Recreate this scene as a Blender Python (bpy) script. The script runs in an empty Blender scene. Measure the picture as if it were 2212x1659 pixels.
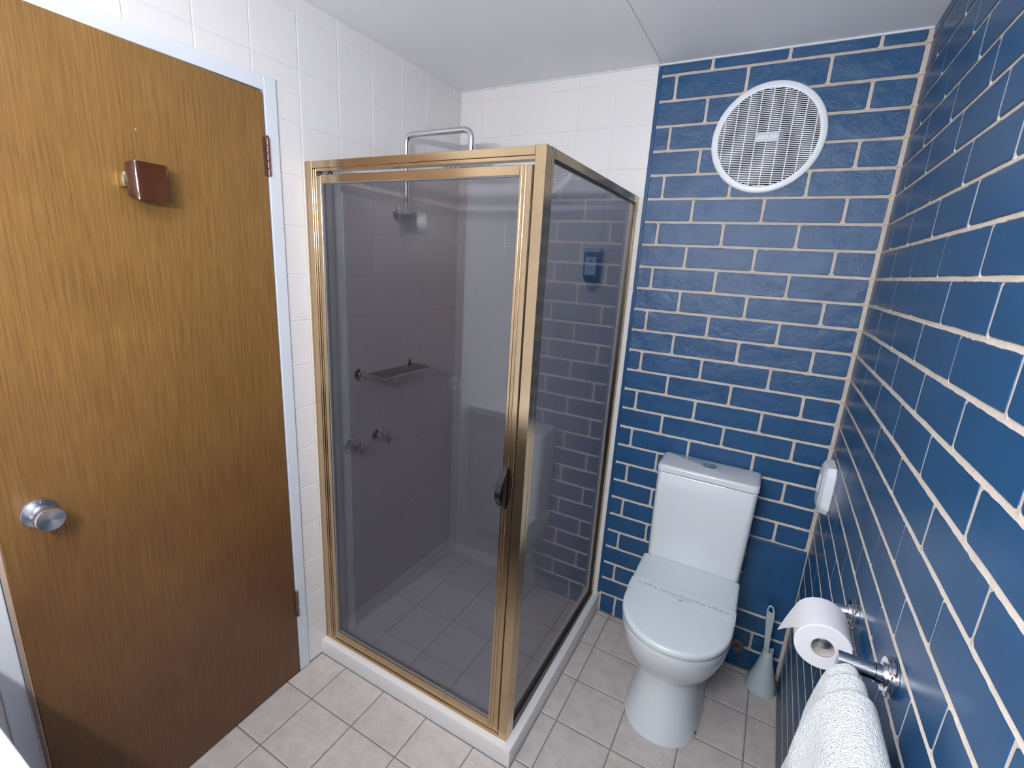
import bpy, bmesh, math, random
from mathutils import Vector, Matrix, Euler
random.seed(7)
S = bpy.context.scene
COL = S.collection
PI = math.pi

# ---------------------------------------------------------------- camera
def make_camera():
    yaw, pit, rol = 0.4937, -0.2491, 0.0595
    f = Vector((-math.sin(yaw)*math.cos(pit), math.cos(yaw)*math.cos(pit), math.sin(pit)))
    r = f.cross(Vector((0, 0, 1))).normalized(); u = r.cross(f)
    r2 = math.cos(rol)*r + math.sin(rol)*u; u2 = -math.sin(rol)*r + math.cos(rol)*u
    cd = bpy.data.cameras.new('camera'); co = bpy.data.objects.new('camera', cd); COL.objects.link(co)
    m = Matrix((r2, u2, -f)).transposed().to_4x4(); m.translation = Vector((1.4218, -1.9894, 1.6310))
    co.matrix_world = m
    cd.sensor_width = 36.0; cd.lens = 1019.36/2212*36.0; cd.clip_start = 0.02
    S.camera = co
make_camera()

# ---------------------------------------------------------------- world, exposure, lights
S.view_settings.view_transform = 'Standard'; S.view_settings.look = 'None'
S.view_settings.gamma = 1.0; S.view_settings.use_curve_mapping = False
S.view_settings.exposure = 0.0
try:
    S.cycles.use_denoising = True
    S.cycles.max_bounces = 12; S.cycles.transparent_max_bounces = 16
    S.cycles.sample_clamp_indirect = 6.0
except Exception: pass
w = bpy.data.worlds.new('world'); S.world = w; w.use_nodes = True
w.node_tree.nodes['Background'].inputs[0].default_value = (0.6, 0.7, 0.9, 1)
w.node_tree.nodes['Background'].inputs[1].default_value = 0.3
LAMP = (1.10, -2.29, 1.88)          # the tube lamp over the basin, behind the camera
def area(name, loc, rot, sx, sy, power, col):
    ld = bpy.data.lights.new(name, 'AREA'); ld.shape = 'RECTANGLE'; ld.size = sx; ld.size_y = sy
    ld.energy = power; ld.color = col
    o = bpy.data.objects.new(name, ld); COL.objects.link(o); o.location = loc; o.rotation_euler = rot
    return o
area('ceiling_fill_light', (0.75, -1.75, 2.33), (0, 0, 0), 0.22, 0.22, 3.5, (0.98, 0.98, 1.0))  # added overhead fill light, an extra source out of view

# ---------------------------------------------------------------- helpers
def tag(o, label=None, cat=None, group=None, kind=None):
    if label: o['label'] = label
    if cat: o['category'] = cat
    if group: o['group'] = group
    if kind: o['kind'] = kind
    return o
def empty(name, loc, rz=0.0):
    o = bpy.data.objects.new(name, None); COL.objects.link(o); o.location = loc; o.rotation_euler = (0, 0, rz)
    o.empty_display_size = 0.05
    return o
def wloc(o):
    v = Vector((0, 0, 0))
    while o is not None:
        v += o.location; o = o.parent
    return v
def link(name, bm, m, parent=None, smooth=False, local=False, angle=None):
    """bm holds world coordinates (unless local); the mesh is shifted into its parent's frame"""
    me = bpy.data.meshes.new(name)
    bmesh.ops.recalc_face_normals(bm, faces=bm.faces)
    if parent is not None and not local:
        bmesh.ops.translate(bm, verts=bm.verts, vec=-wloc(parent))
    if smooth:
        for f in bm.faces: f.smooth = True
        if angle:
            for e in bm.edges:
                if len(e.link_faces) == 2 and e.calc_face_angle(0) > angle: e.smooth = False
    bm.to_mesh(me); bm.free()
    for mm in (m if isinstance(m, (list, tuple)) else [m]): me.materials.append(mm)
    o = bpy.data.objects.new(name, me); COL.objects.link(o)
    if parent is not None: o.parent = parent
    return o
def origin(o):
    """move a parentless mesh's origin to its base centre"""
    me = o.data; xs = [v.co for v in me.vertices]
    lo = Vector((min(v.x for v in xs), min(v.y for v in xs), min(v.z for v in xs)))
    hi = Vector((max(v.x for v in xs), max(v.y for v in xs), max(v.z for v in xs)))
    c = Vector(((lo.x+hi.x)/2, (lo.y+hi.y)/2, lo.z))
    me.transform(Matrix.Translation(-c)); o.location = c
    return o
def B(): return bmesh.new()
def box(bm, lo, hi, bev=0.0, seg=2):
    lo = Vector(lo); hi = Vector(hi)
    r = bmesh.ops.create_cube(bm, size=1.0)
    vs = r['verts']
    for v in vs:
        v.co = Vector(((lo.x+hi.x)/2 + v.co.x*(hi.x-lo.x), (lo.y+hi.y)/2 + v.co.y*(hi.y-lo.y), (lo.z+hi.z)/2 + v.co.z*(hi.z-lo.z)))
    if bev > 0:
        es = list({e for v in vs for e in v.link_edges})
        bmesh.ops.bevel(bm, geom=es, offset=bev, segments=seg, profile=0.5, affect='EDGES')
    return bm
def lathe(bm, prof, mat=None, seg=32, cap0=True, cap1=True):
    """prof: list of (r, h) about the local z axis, then mat"""
    mat = mat or Matrix.Identity(4)
    rings = []
    for r, h in prof:
        rings.append([bm.verts.new(mat @ Vector((r*math.cos(2*PI*i/seg), r*math.sin(2*PI*i/seg), h))) for i in range(seg)])
    for a, b in zip(rings, rings[1:]):
        for i in range(seg):
            j = (i+1) % seg
            bm.faces.new((a[i], a[j], b[j], b[i]))
    if cap0: bm.faces.new(rings[0])
    if cap1: bm.faces.new(rings[-1])
    return bm
def axis(p, d):
    """matrix that puts local z along d at p"""
    q = Vector(d).normalized().to_track_quat('Z', 'Y')
    return Matrix.Translation(Vector(p)) @ q.to_matrix().to_4x4()
def tube(bm, pts, r, seg=14, caps=True, closed=False):
    pts = [Vector(p) for p in pts]; n = len(pts)
    rr = r if isinstance(r, (list, tuple)) else [r]*n
    rings = []; up = None
    for i, p in enumerate(pts):
        a = pts[(i-1) % n] if (i > 0 or closed) else p
        b = pts[(i+1) % n] if (i < n-1 or closed) else p
        t = (b-a).normalized()
        if up is None:
            up = t.cross(Vector((0.13, 0.31, 0.94)))
            if up.length < 1e-3: up = t.cross(Vector((1, 0, 0)))
            up.normalize()
        up = (up - t*up.dot(t)).normalized()
        s = t.cross(up)
        rings.append([bm.verts.new(p + rr[i]*(math.cos(2*PI*k/seg)*up + math.sin(2*PI*k/seg)*s)) for k in range(seg)])
    m = n if closed else n-1
    for i in range(m):
        a, b = rings[i], rings[(i+1) % n]
        for k in range(seg):
            j = (k+1) % seg; bm.faces.new((a[k], a[j], b[j], b[k]))
    if caps and not closed:
        bm.faces.new(rings[0]); bm.faces.new(rings[-1])
    return bm
def bend(pts, rad, n=6):
    """round the inner corners of a polyline"""
    pts = [Vector(p) for p in pts]; out = [pts[0]]
    for a, p, b in zip(pts, pts[1:], pts[2:]):
        u = (a-p).normalized(); v = (b-p).normalized()
        s = p+u*rad; e = p+v*rad
        for i in range(n+1):
            t = i/n; out.append((1-t)**2*s + 2*t*(1-t)*p + t*t*e)
    out.append(pts[-1]); return out
def prism(bm, poly, f0, f1):
    """poly: list of 2d points; f0, f1 map a 2d point to 3d"""
    a = [bm.verts.new(f0(p)) for p in poly]; b = [bm.verts.new(f1(p)) for p in poly]
    bm.faces.new(a); bm.faces.new(b)
    for i in range(len(poly)):
        j = (i+1) % len(poly); bm.faces.new((a[i], a[j], b[j], b[i]))
    return bm
def inset(poly, d):
    n = len(poly); out = []
    for i in range(n):
        p0, p, p1 = Vector(poly[i-1]), Vector(poly[i]), Vector(poly[(i+1) % n])
        a = (p-p0).normalized(); b = (p1-p).normalized()
        na = Vector((-a.y, a.x)); nb = Vector((-b.y, b.x))
        k = na+nb; k = k/max(k.dot(na), 0.3)
        q = p + k*d; out.append((q.x, q.y))
    return out
def plate(poly, thick, bev, drop):
    """a flat piece in the local xz plane, front facing -y at y=0, chamfered rim"""
    bm = B(); inn = inset(poly, bev)
    f = [bm.verts.new((p[0], 0, p[1])) for p in inn]
    m = [bm.verts.new((p[0], drop, p[1])) for p in poly]
    k = [bm.verts.new((p[0], thick, p[1])) for p in poly]
    bm.faces.new(f); n = len(poly)
    for i in range(n):
        j = (i+1) % n
        bm.faces.new((f[i], f[j], m[j], m[i])); bm.faces.new((m[i], m[j], k[j], k[i]))
    return bm
_cache = {}
def piece(name, key, maker, m, parent, loc, rot=(0, 0, 0)):
    """an instance (shared mesh) at world loc under an unrotated parent"""
    k = (name, key, m.name)
    if k not in _cache:
        bm = maker(); bmesh.ops.recalc_face_normals(bm, faces=bm.faces)
        me = bpy.data.meshes.new(name); bm.to_mesh(me); bm.free(); me.materials.append(m); _cache[k] = me
    o = bpy.data.objects.new(name, _cache[k]); COL.objects.link(o)
    o.parent = parent; o.location = Vector(loc) - wloc(parent); o.rotation_euler = rot
    return o

# ---------------------------------------------------------------- materials
def newmat(name):
    m = bpy.data.materials.new(name); m.use_nodes = True
    nt = m.node_tree; b = nt.nodes['Principled BSDF']
    return m, nt, b
def N(nt, t, **k):
    n = nt.nodes.new(t)
    for a, v in k.items():
        if a.startswith('_'): n.inputs[a[1:].replace('_', ' ')].default_value = v
        else: setattr(n, a, v)
    return n
def simple(name, col, rough=0.5, metal=0.0, coat=0.0, spec=None, bump=0.0, bscale=80.0, emit=None):
    m, nt, b = newmat(name)
    b.inputs['Base Color'].default_value = (*col, 1); b.inputs['Roughness'].default_value = rough
    b.inputs['Metallic'].default_value = metal; b.inputs['Coat Weight'].default_value = coat
    b.inputs['Coat Roughness'].default_value = 0.05
    if spec is not None: b.inputs['Specular IOR Level'].default_value = spec
    if emit:
        b.inputs['Emission Color'].default_value = (*emit[:3], 1); b.inputs['Emission Strength'].default_value = emit[3]
    # faint tonal noise keeps every surface procedural
    tc = N(nt, 'ShaderNodeTexCoord'); nz = N(nt, 'ShaderNodeTexNoise', _Scale=bscale, _Detail=4.0)
    nt.links.new(tc.outputs['Object'], nz.inputs['Vector'])
    if bump > 0:
        bp = N(nt, 'ShaderNodeBump', _Strength=bump, _Distance=0.002)
        nt.links.new(nz.outputs['Fac'], bp.inputs['Height']); nt.links.new(bp.outputs['Normal'], b.inputs['Normal'])
    else:
        mr = N(nt, 'ShaderNodeMapRange'); mr.inputs['To Min'].default_value = rough*0.9; mr.inputs['To Max'].default_value = rough*1.1
        nt.links.new(nz.outputs['Fac'], mr.inputs['Value']); nt.links.new(mr.outputs['Result'], b.inputs['Roughness'])
    return m
def ramp(nt, stops, interp='LINEAR'):
    r = N(nt, 'ShaderNodeValToRGB'); cr = r.color_ramp; cr.interpolation = interp
    while len(cr.elements) < len(stops): cr.elements.new(0.5)
    for e, (p, c) in zip(cr.elements, stops): e.position = p; e.color = (*c, 1)
    return r
def coords(nt, rnd=True, scale=(1, 1, 1)):
    """object coordinates, shifted per object so shared meshes differ"""
    tc = N(nt, 'ShaderNodeTexCoord'); mp = N(nt, 'ShaderNodeMapping'); mp.inputs['Scale'].default_value = scale
    if rnd:
        oi = N(nt, 'ShaderNodeObjectInfo'); ml = N(nt, 'ShaderNodeMath', operation='MULTIPLY'); ml.inputs[1].default_value = 37.0
        nt.links.new(oi.outputs['Random'], ml.inputs[0])
        cb = N(nt, 'ShaderNodeCombineXYZ')
        for i in range(3): nt.links.new(ml.outputs[0], cb.inputs[i])
        ad = N(nt, 'ShaderNodeVectorMath', operation='ADD')
        nt.links.new(tc.outputs['Object'], ad.inputs[0]); nt.links.new(cb.outputs[0], ad.inputs[1])
        nt.links.new(ad.outputs[0], mp.inputs['Vector'])
    else:
        nt.links.new(tc.outputs['Object'], mp.inputs['Vector'])
    return mp.outputs['Vector']

def brick_mat(name, rough_bump, gloss):
    m, nt, b = newmat(name); v = coords(nt)
    n1 = N(nt, 'ShaderNodeTexNoise', _Scale=9.0, _Detail=5.0, _Roughness=0.6); nt.links.new(v, n1.inputs['Vector'])
    cr = ramp(nt, [(0.3, (0.010, 0.056, 0.142)), (0.7, (0.014, 0.073, 0.178))]); nt.links.new(n1.outputs['Fac'], cr.inputs[0])
    # pits and scuffs in the paint
    n2 = N(nt, 'ShaderNodeTexNoise', _Scale=110.0, _Detail=7.0, _Roughness=0.7); nt.links.new(v, n2.inputs['Vector'])
    vo = N(nt, 'ShaderNodeTexVoronoi', _Scale=120.0); nt.links.new(v, vo.inputs['Vector'])
    pit = ramp(nt, [(0.02, (0, 0, 0)), (0.12, (1, 1, 1))]); nt.links.new(vo.outputs['Distance'], pit.inputs[0])
    ms = N(nt, 'ShaderNodeTexNoise', _Scale=5.0, _Detail=2.0); nt.links.new(v, ms.inputs['Vector'])
    mr = ramp(nt, [(0.55, (0, 0, 0)), (0.72, (1, 1, 1))]); nt.links.new(ms.outputs['Fac'], mr.inputs[0])
    mul = N(nt, 'ShaderNodeMix', data_type='FLOAT'); mul.inputs[2].default_value = 1.0
    nt.links.new(mr.outputs[0], mul.inputs[0]); nt.links.new(pit.outputs[0], mul.inputs[3])
    h = N(nt, 'ShaderNodeMath', operation='MULTIPLY_ADD'); h.inputs[1].default_value = 0.5
    nt.links.new(n2.outputs['Fac'], h.inputs[0]); nt.links.new(mul.outputs[0], h.inputs[2])
    n3 = N(nt, 'ShaderNodeTexNoise', _Scale=14.0, _Detail=2.0); nt.links.new(v, n3.inputs['Vector'])
    h2 = N(nt, 'ShaderNodeMath', operation='MULTIPLY_ADD'); h2.inputs[1].default_value = 2.0
    nt.links.new(n3.outputs['Fac'], h2.inputs[0]); nt.links.new(h.outputs[0], h2.inputs[2])
    bp = N(nt, 'ShaderNodeBump', _Strength=rough_bump, _Distance=0.0032)
    nt.links.new(h2.outputs[0], bp.inputs['Height']); nt.links.new(bp.outputs['Normal'], b.inputs['Normal'])
    nt.links.new(cr.outputs[0], b.inputs['Base Color']); b.inputs['Roughness'].default_value = gloss
    b.inputs['Specular IOR Level'].default_value = 0.38
    return m
M_BRICK_BACK = brick_mat('navy_paint_rough_brick', 0.85, 0.27)
M_BRICK_SIDE = brick_mat('navy_paint_smooth_brick', 0.09, 0.30)

def mortar_mat(name, c0, c1, rust):
    m, nt, b = newmat(name); v = coords(nt, False)
    n1 = N(nt, 'ShaderNodeTexNoise', _Scale=14.0, _Detail=6.0, _Roughness=0.7); nt.links.new(v, n1.inputs['Vector'])
    cr = ramp(nt, [(0.3, c0), (0.7, c1)]); nt.links.new(n1.outputs['Fac'], cr.inputs[0])
    n2 = N(nt, 'ShaderNodeTexNoise', _Scale=3.4, _Detail=3.0); nt.links.new(v, n2.inputs['Vector'])
    rr = ramp(nt, [(0.73, (0, 0, 0)), (0.79, (1, 1, 1))]); nt.links.new(n2.outputs['Fac'], rr.inputs[0])
    mx = N(nt, 'ShaderNodeMix', data_type='RGBA'); mx.inputs[7].default_value = (*rust, 1)
    nt.links.new(rr.outputs[0], mx.inputs[0]); nt.links.new(cr.outputs[0], mx.inputs[6])
    nt.links.new(mx.outputs[2], b.inputs['Base Color']); b.inputs['Roughness'].default_value = 0.85
    n3 = N(nt, 'ShaderNodeTexNoise', _Scale=160.0, _Detail=4.0); nt.links.new(v, n3.inputs['Vector'])
    bp = N(nt, 'ShaderNodeBump', _Strength=0.5, _Distance=0.002)
    nt.links.new(n3.outputs['Fac'], bp.inputs['Height']); nt.links.new(bp.outputs['Normal'], b.inputs['Normal'])
    return m
M_MORTAR = mortar_mat('sandy_mortar', (0.48, 0.42, 0.365), (0.60, 0.535, 0.475), (0.28, 0.16, 0.11))

def tile_mat(name, base, var, rough, bump, bscale, grain=0.0):
    m, nt, b = newmat(name); v = coords(nt)
    oi = N(nt, 'ShaderNodeObjectInfo')
    hs = N(nt, 'ShaderNodeMapRange'); hs.inputs['To Min'].default_value = 1-var; hs.inputs['To Max'].default_value = 1+var
    nt.links.new(oi.outputs['Random'], hs.inputs['Value'])
    n1 = N(nt, 'ShaderNodeTexNoise', _Scale=bscale, _Detail=9.0, _Roughness=0.78); nt.links.new(v, n1.inputs['Vector'])
    lo = tuple(c*(1-grain) for c in base); hi = tuple(min(1, c*(1+grain*0.5)) for c in base)
    cr = ramp(nt, [(0.36, lo), (0.58, hi)]); nt.links.new(n1.outputs['Fac'], cr.inputs[0])
    hsv = N(nt, 'ShaderNodeHueSaturation'); nt.links.new(cr.outputs[0], hsv.inputs['Color']); nt.links.new(hs.outputs[0], hsv.inputs['Value'])
    nt.links.new(hsv.outputs[0], b.inputs['Base Color']); b.inputs['Roughness'].default_value = rough
    n2 = N(nt, 'ShaderNodeTexNoise', _Scale=bscale*0.6, _Detail=5.0); nt.links.new(v, n2.inputs['Vector'])
    bp = N(nt, 'ShaderNodeBump', _Strength=bump, _Distance=0.003)
    nt.links.new(n2.outputs['Fac'], bp.inputs['Height']); nt.links.new(bp.outputs['Normal'], b.inputs['Normal'])
    return m
M_WTILE = tile_mat('white_glazed_wall_tile', (0.785, 0.765, 0.755), 0.008, 0.16, 0.05, 6.0)
M_FTILE = tile_mat('stone_look_floor_tile', (0.53, 0.485, 0.455), 0.03, 0.42, 0.32, 19.0, 0.14)
M_SHTILE = tile_mat('pale_shower_floor_tile', (0.80, 0.785, 0.775), 0.015, 0.35, 0.15, 16.0, 0.04)
M_WGROUT = simple('white_wall_grout', (0.74, 0.72, 0.71), 0.7, bump=0.1)
M_FGROUT = simple('grey_floor_grout', (0.19, 0.18, 0.18), 0.9, bump=0.4)
M_PAINT = simple('white_ceiling_paint', (0.90, 0.905, 0.92), 0.6, bump=0.12, bscale=220.0)
M_TRIM = simple('white_gloss_trim_paint', (0.70, 0.735, 0.79), 0.28, bump=0.05, bscale=30.0)
M_PORC = simple('white_porcelain', (0.67, 0.71, 0.745), 0.07, coat=0.4)
M_SEAT = simple('white_moulded_seat_plastic', (0.64, 0.70, 0.735), 0.16)
M_CHROME = simple('polished_chrome', (0.72, 0.72, 0.75), 0.07, metal=1.0)
M_SATIN = simple('satin_steel', (0.62, 0.63, 0.68), 0.28, metal=1.0)
M_BLACK = simple('black_gloss_plastic', (0.006, 0.006, 0.008), 0.12)
M_SEAL = simple('black_rubber_seal', (0.012, 0.012, 0.014), 0.4)
M_WPLAST = simple('white_plastic', (0.78, 0.81, 0.86), 0.3)
M_GPLAST = simple('pale_grey_plastic', (0.42, 0.50, 0.53), 0.38)
M_HOB = simple('off_white_enamel_hob', (0.74, 0.73, 0.72), 0.3, bump=0.06, bscale=20.0)
M_DARK = simple('dark_fan_recess', (0.004, 0.003, 0.007), 0.9)
M_PAPER = simple('white_paper', (0.665, 0.715, 0.755), 0.75, bump=0.15, bscale=300.0)
M_TISSUE = simple('quilted_tissue', (0.73, 0.73, 0.77), 0.95, bump=0.35, bscale=260.0)
M_INK = simple('grey_print', (0.20, 0.21, 0.23), 0.6)
M_PINK = simple('pink_gel', (0.55, 0.12, 0.25), 0.4)
M_BRASS = simple('worn_brass', (0.75, 0.62, 0.35), 0.22, metal=1.0)
M_HINGE = simple('bronze_hinge', (0.16, 0.09, 0.075), 0.35, metal=0.7)
M_BADGE = simple('grey_badge', (0.55, 0.59, 0.66), 0.35)
M_EDGE = simple('raw_veneer_door_edge', (0.42, 0.29, 0.22), 0.55, bump=0.2, bscale=40.0)
M_BLUELABEL = simple('pale_blue_label', (0.45, 0.62, 0.85), 0.5)
M_GEL = simple('teal_gel', (0.010, 0.11, 0.16), 0.15)
M_NAVY = simple('navy_print', (0.01, 0.05, 0.16), 0.5)
M_CAB = simple('grey_cabinet_laminate', (0.30, 0.30, 0.32), 0.5)

def gold_mat():
    m, nt, b = newmat('brushed_gold_aluminium'); v = coords(nt, False, (1, 1, 1))
    n1 = N(nt, 'ShaderNodeTexNoise', _Scale=40.0, _Detail=3.0); nt.links.new(v, n1.inputs['Vector'])
    cr = ramp(nt, [(0.3, (0.50, 0.370, 0.228)), (0.7, (0.54, 0.40, 0.25))]); nt.links.new(n1.outputs['Fac'], cr.inputs[0])
    nt.links.new(cr.outputs[0], b.inputs['Base Color'])
    b.inputs['Metallic'].default_value = 1.0; b.inputs['Roughness'].default_value = 0.19
    return m
M_GOLD = gold_mat()

def wood_mat():
    m, nt, b = newmat('varnished_door_veneer')
    v = coords(nt, False, (1, 1, 0.030))
    n1 = N(nt, 'ShaderNodeTexNoise', _Scale=230.0, _Detail=6.0, _Roughness=0.6, _Distortion=0.0); nt.links.new(v, n1.inputs['Vector'])
    v2 = coords(nt, False, (1, 1, 0.35))
    n2 = N(nt, 'ShaderNodeTexNoise', _Scale=6.0, _Detail=6.0, _Roughness=0.75); nt.links.new(v2, n2.inputs['Vector'])
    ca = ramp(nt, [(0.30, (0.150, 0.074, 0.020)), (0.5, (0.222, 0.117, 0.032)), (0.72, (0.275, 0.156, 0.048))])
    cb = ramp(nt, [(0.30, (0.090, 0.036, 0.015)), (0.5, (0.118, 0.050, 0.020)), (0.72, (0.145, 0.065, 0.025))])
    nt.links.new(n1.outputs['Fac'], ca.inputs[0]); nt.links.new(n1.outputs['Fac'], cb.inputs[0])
    # veneer colour is yellower high up, darker and redder low down, in cloudy patches
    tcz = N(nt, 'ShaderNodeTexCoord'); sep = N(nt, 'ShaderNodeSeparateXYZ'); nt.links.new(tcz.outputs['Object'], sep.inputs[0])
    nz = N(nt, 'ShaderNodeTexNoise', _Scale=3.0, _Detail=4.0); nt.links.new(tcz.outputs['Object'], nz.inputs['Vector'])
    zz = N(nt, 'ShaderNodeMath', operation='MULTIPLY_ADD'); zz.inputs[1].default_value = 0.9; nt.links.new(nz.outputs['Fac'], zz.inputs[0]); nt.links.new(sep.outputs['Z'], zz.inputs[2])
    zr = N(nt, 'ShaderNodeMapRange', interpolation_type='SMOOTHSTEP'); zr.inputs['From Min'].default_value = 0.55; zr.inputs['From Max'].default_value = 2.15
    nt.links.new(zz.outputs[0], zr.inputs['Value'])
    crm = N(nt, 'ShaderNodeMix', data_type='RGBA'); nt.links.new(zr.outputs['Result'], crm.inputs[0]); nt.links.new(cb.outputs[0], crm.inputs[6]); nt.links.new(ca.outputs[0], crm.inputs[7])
    c2 = ramp(nt, [(0.3, (0.80, 0.76, 0.72)), (0.7, (1.05, 1.05, 1.02))]); nt.links.new(n2.outputs['Fac'], c2.inputs[0])
    mx = N(nt, 'ShaderNodeMix', data_type='RGBA', blend_type='MULTIPLY'); mx.inputs[0].default_value = 1.0
    nt.links.new(crm.outputs[2], mx.inputs[6]); nt.links.new(c2.outputs[0], mx.inputs[7])
    # small chips through the varnish
    vo = N(nt, 'ShaderNodeTexVoronoi', _Scale=6.0); v3 = coords(nt, False, (1, 1, 0.6)); nt.links.new(v3, vo.inputs['Vector'])
    ch = ramp(nt, [(0.008, (1, 1, 1)), (0.012, (0, 0, 0))]); nt.links.new(vo.outputs['Distance'], ch.inputs[0])
    m2 = N(nt, 'ShaderNodeMix', data_type='RGBA'); m2.inputs[7].default_value = (0.6, 0.45, 0.22, 1)
    nt.links.new(ch.outputs[0], m2.inputs[0]); nt.links.new(mx.outputs[2], m2.inputs[6])
    nt.links.new(m2.outputs[2], b.inputs['Base Color']); b.inputs['Roughness'].default_value = 0.38
    bp = N(nt, 'ShaderNodeBump', _Strength=0.12, _Distance=0.002)
    nt.links.new(n1.outputs['Fac'], bp.inputs['Height']); nt.links.new(bp.outputs['Normal'], b.inputs['Normal'])
    return m
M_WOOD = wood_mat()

def thin_glass(name, tint, f0=0.045, rough=0.0):
    """one face of a sheet: tinted see-through plus a Schlick mirror layer"""
    m = bpy.data.materials.new(name); m.use_nodes = True; nt = m.node_tree; nt.nodes.clear()
    out = N(nt, 'ShaderNodeOutputMaterial'); mix = N(nt, 'ShaderNodeMixShader')
    tr = N(nt, 'ShaderNodeBsdfTransparent'); gl = N(nt, 'ShaderNodeBsdfGlossy'); gl.inputs['Roughness'].default_value = rough
    tr.inputs[0].default_value = (*tint, 1)
    ge = N(nt, 'ShaderNodeNewGeometry'); dt = N(nt, 'ShaderNodeVectorMath', operation='DOT_PRODUCT')
    nt.links.new(ge.outputs['Normal'], dt.inputs[0]); nt.links.new(ge.outputs['Incoming'], dt.inputs[1])
    ab = N(nt, 'ShaderNodeMath', operation='ABSOLUTE'); nt.links.new(dt.outputs['Value'], ab.inputs[0])
    om = N(nt, 'ShaderNodeMath', operation='SUBTRACT'); om.inputs[0].default_value = 1.0; nt.links.new(ab.outputs[0], om.inputs[1])
    pw = N(nt, 'ShaderNodeMath', operation='POWER'); pw.inputs[1].default_value = 5.0; nt.links.new(om.outputs[0], pw.inputs[0])
    ma = N(nt, 'ShaderNodeMath', operation='MULTIPLY_ADD'); ma.inputs[1].default_value = 1-f0; ma.inputs[2].default_value = f0
    nt.links.new(pw.outputs[0], ma.inputs[0])
    nt.links.new(ma.outputs[0], mix.inputs[0]); nt.links.new(tr.outputs[0], mix.inputs[1]); nt.links.new(gl.outputs[0], mix.inputs[2])
    nt.links.new(mix.outputs[0], out.inputs[0])
    return m
M_GLASS = thin_glass('grey_tinted_glass', (0.65, 0.65, 0.685), 0.07)
M_SHELFGLASS = thin_glass('smoked_shelf_glass', (0.55, 0.58, 0.62), 0.05)
M_BLUEBOTTLE = thin_glass('blue_bottle_plastic', (0.35, 0.60, 0.90), 0.06)
M_AMBER = simple('dark_brown_clear_acrylic', (0.085, 0.028, 0.013), 0.12)
M_AMBER.node_tree.nodes['Principled BSDF'].inputs['Transmission Weight'].default_value = 0.35

def towel_mat():
    m, nt, b = newmat('white_terry_towelling'); v = coords(nt, False)
    b.inputs['Base Color'].default_value = (0.74, 0.77, 0.79, 1); b.inputs['Roughness'].default_value = 0.95
    b.inputs['Sheen Weight'].default_value = 0.25
    vo = N(nt, 'ShaderNodeTexVoronoi', _Scale=420.0); nt.links.new(v, vo.inputs['Vector'])
    n = N(nt, 'ShaderNodeTexNoise', _Scale=130.0, _Detail=6.0); nt.links.new(v, n.inputs['Vector'])
    ad = N(nt, 'ShaderNodeMath', operation='ADD'); nt.links.new(vo.outputs['Distance'], ad.inputs[0]); nt.links.new(n.outputs['Fac'], ad.inputs[1])
    bp = N(nt, 'ShaderNodeBump', _Strength=0.9, _Distance=0.003); nt.links.new(ad.outputs[0], bp.inputs['Height'])
    nt.links.new(bp.outputs['Normal'], b.inputs['Normal'])
    return m
M_TOWEL = towel_mat()

# ---------------------------------------------------------------- room dimensions (metres)
W = 1.693; H = 2.379; NEAR = -2.40
XT = 0.894                      # end of the tiles on the back wall
TP = 0.1555                     # wall tile pitch
FT = 0.2066                     # floor tile pitch
DY0, DY1, DH = -1.0, -1.727, 2.081   # door opening

# ---------------------------------------------------------------- shell
bm = B(); box(bm, (-0.1, NEAR-0.1, -0.08), (W+0.1, 0.1, -0.0025))
floor = tag(link('floor', bm, M_FGROUT), kind='structure')
bm = B(); box(bm, (-0.1, NEAR-0.1, H), (W+0.1, 0.1, H+0.08))
ceiling = tag(link('ceiling', bm, M_PAINT), kind='structure')
bm = B(); box(bm, (0.9035, -0.55, H-0.0015), (0.9055, -0.02, H+0.001))
link('board_joint', bm, simple('faint_joint_filler', (0.62, 0.63, 0.64), 0.8), ceiling)  # joint between ceiling boards, filled in a slightly greyer tone
bm = B(); box(bm, (-0.1, 0.012, 0), (W+0.1, 0.1, H))
wall_back = tag(link('wall_back', bm, M_MORTAR), kind='structure')
bm = B(); box(bm, (W+0.012, NEAR, 0), (W+0.1, 0.012, H))
wall_right = tag(link('wall_right', bm, M_MORTAR), kind='structure')
bm = B(); box(bm, (-0.1, NEAR-0.1, 0), (W+0.1, NEAR-0.008, H))
wall_near = tag(link('wall_near', bm, M_PAINT), kind='structure')
bm = B()
box(bm, (-0.1, DY0+0.03, 0), (-0.006, 0.012, H)); box(bm, (-0.1, NEAR, 0), (-0.006, DY1-0.03, H))
box(bm, (-0.1, DY1-0.03, DH+0.03), (-0.006, DY0+0.03, H))
wall_left = tag(link('wall_left', bm, M_PAINT), kind='structure')
bm = B(); box(bm, (-0.5, DY1-0.2, -0.08), (-0.44, DY0+0.2, H))
tag(link('wall_passage', bm, M_PAINT), kind='structure')

# mortar and grout beds
bm = B(); box(bm, (XT, 0.006, 0), (W+0.006, 0.012, H)); link('mortar_bed', bm, M_MORTAR, wall_back)
bm = B(); box(bm, (-0.006, -0.0032, 0), (XT, 0.012, H)); link('grout_bed', bm, M_WGROUT, wall_back)
bm = B(); box(bm, (W+0.006, NEAR, 0), (W+0.012, 0.006, H)); link('mortar_bed', bm, M_MORTAR, wall_right)
bm = B()
box(bm, (-0.006, DY0+0.03, 0), (-0.0012, 0.0, H)); box(bm, (-0.006, NEAR, 0), (-0.0012, DY1-0.03, H))
box(bm, (-0.006, DY1-0.03, DH+0.03), (-0.0012, DY0+0.03, H))
link('grout_bed', bm, M_WGROUT, wall_left)

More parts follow.
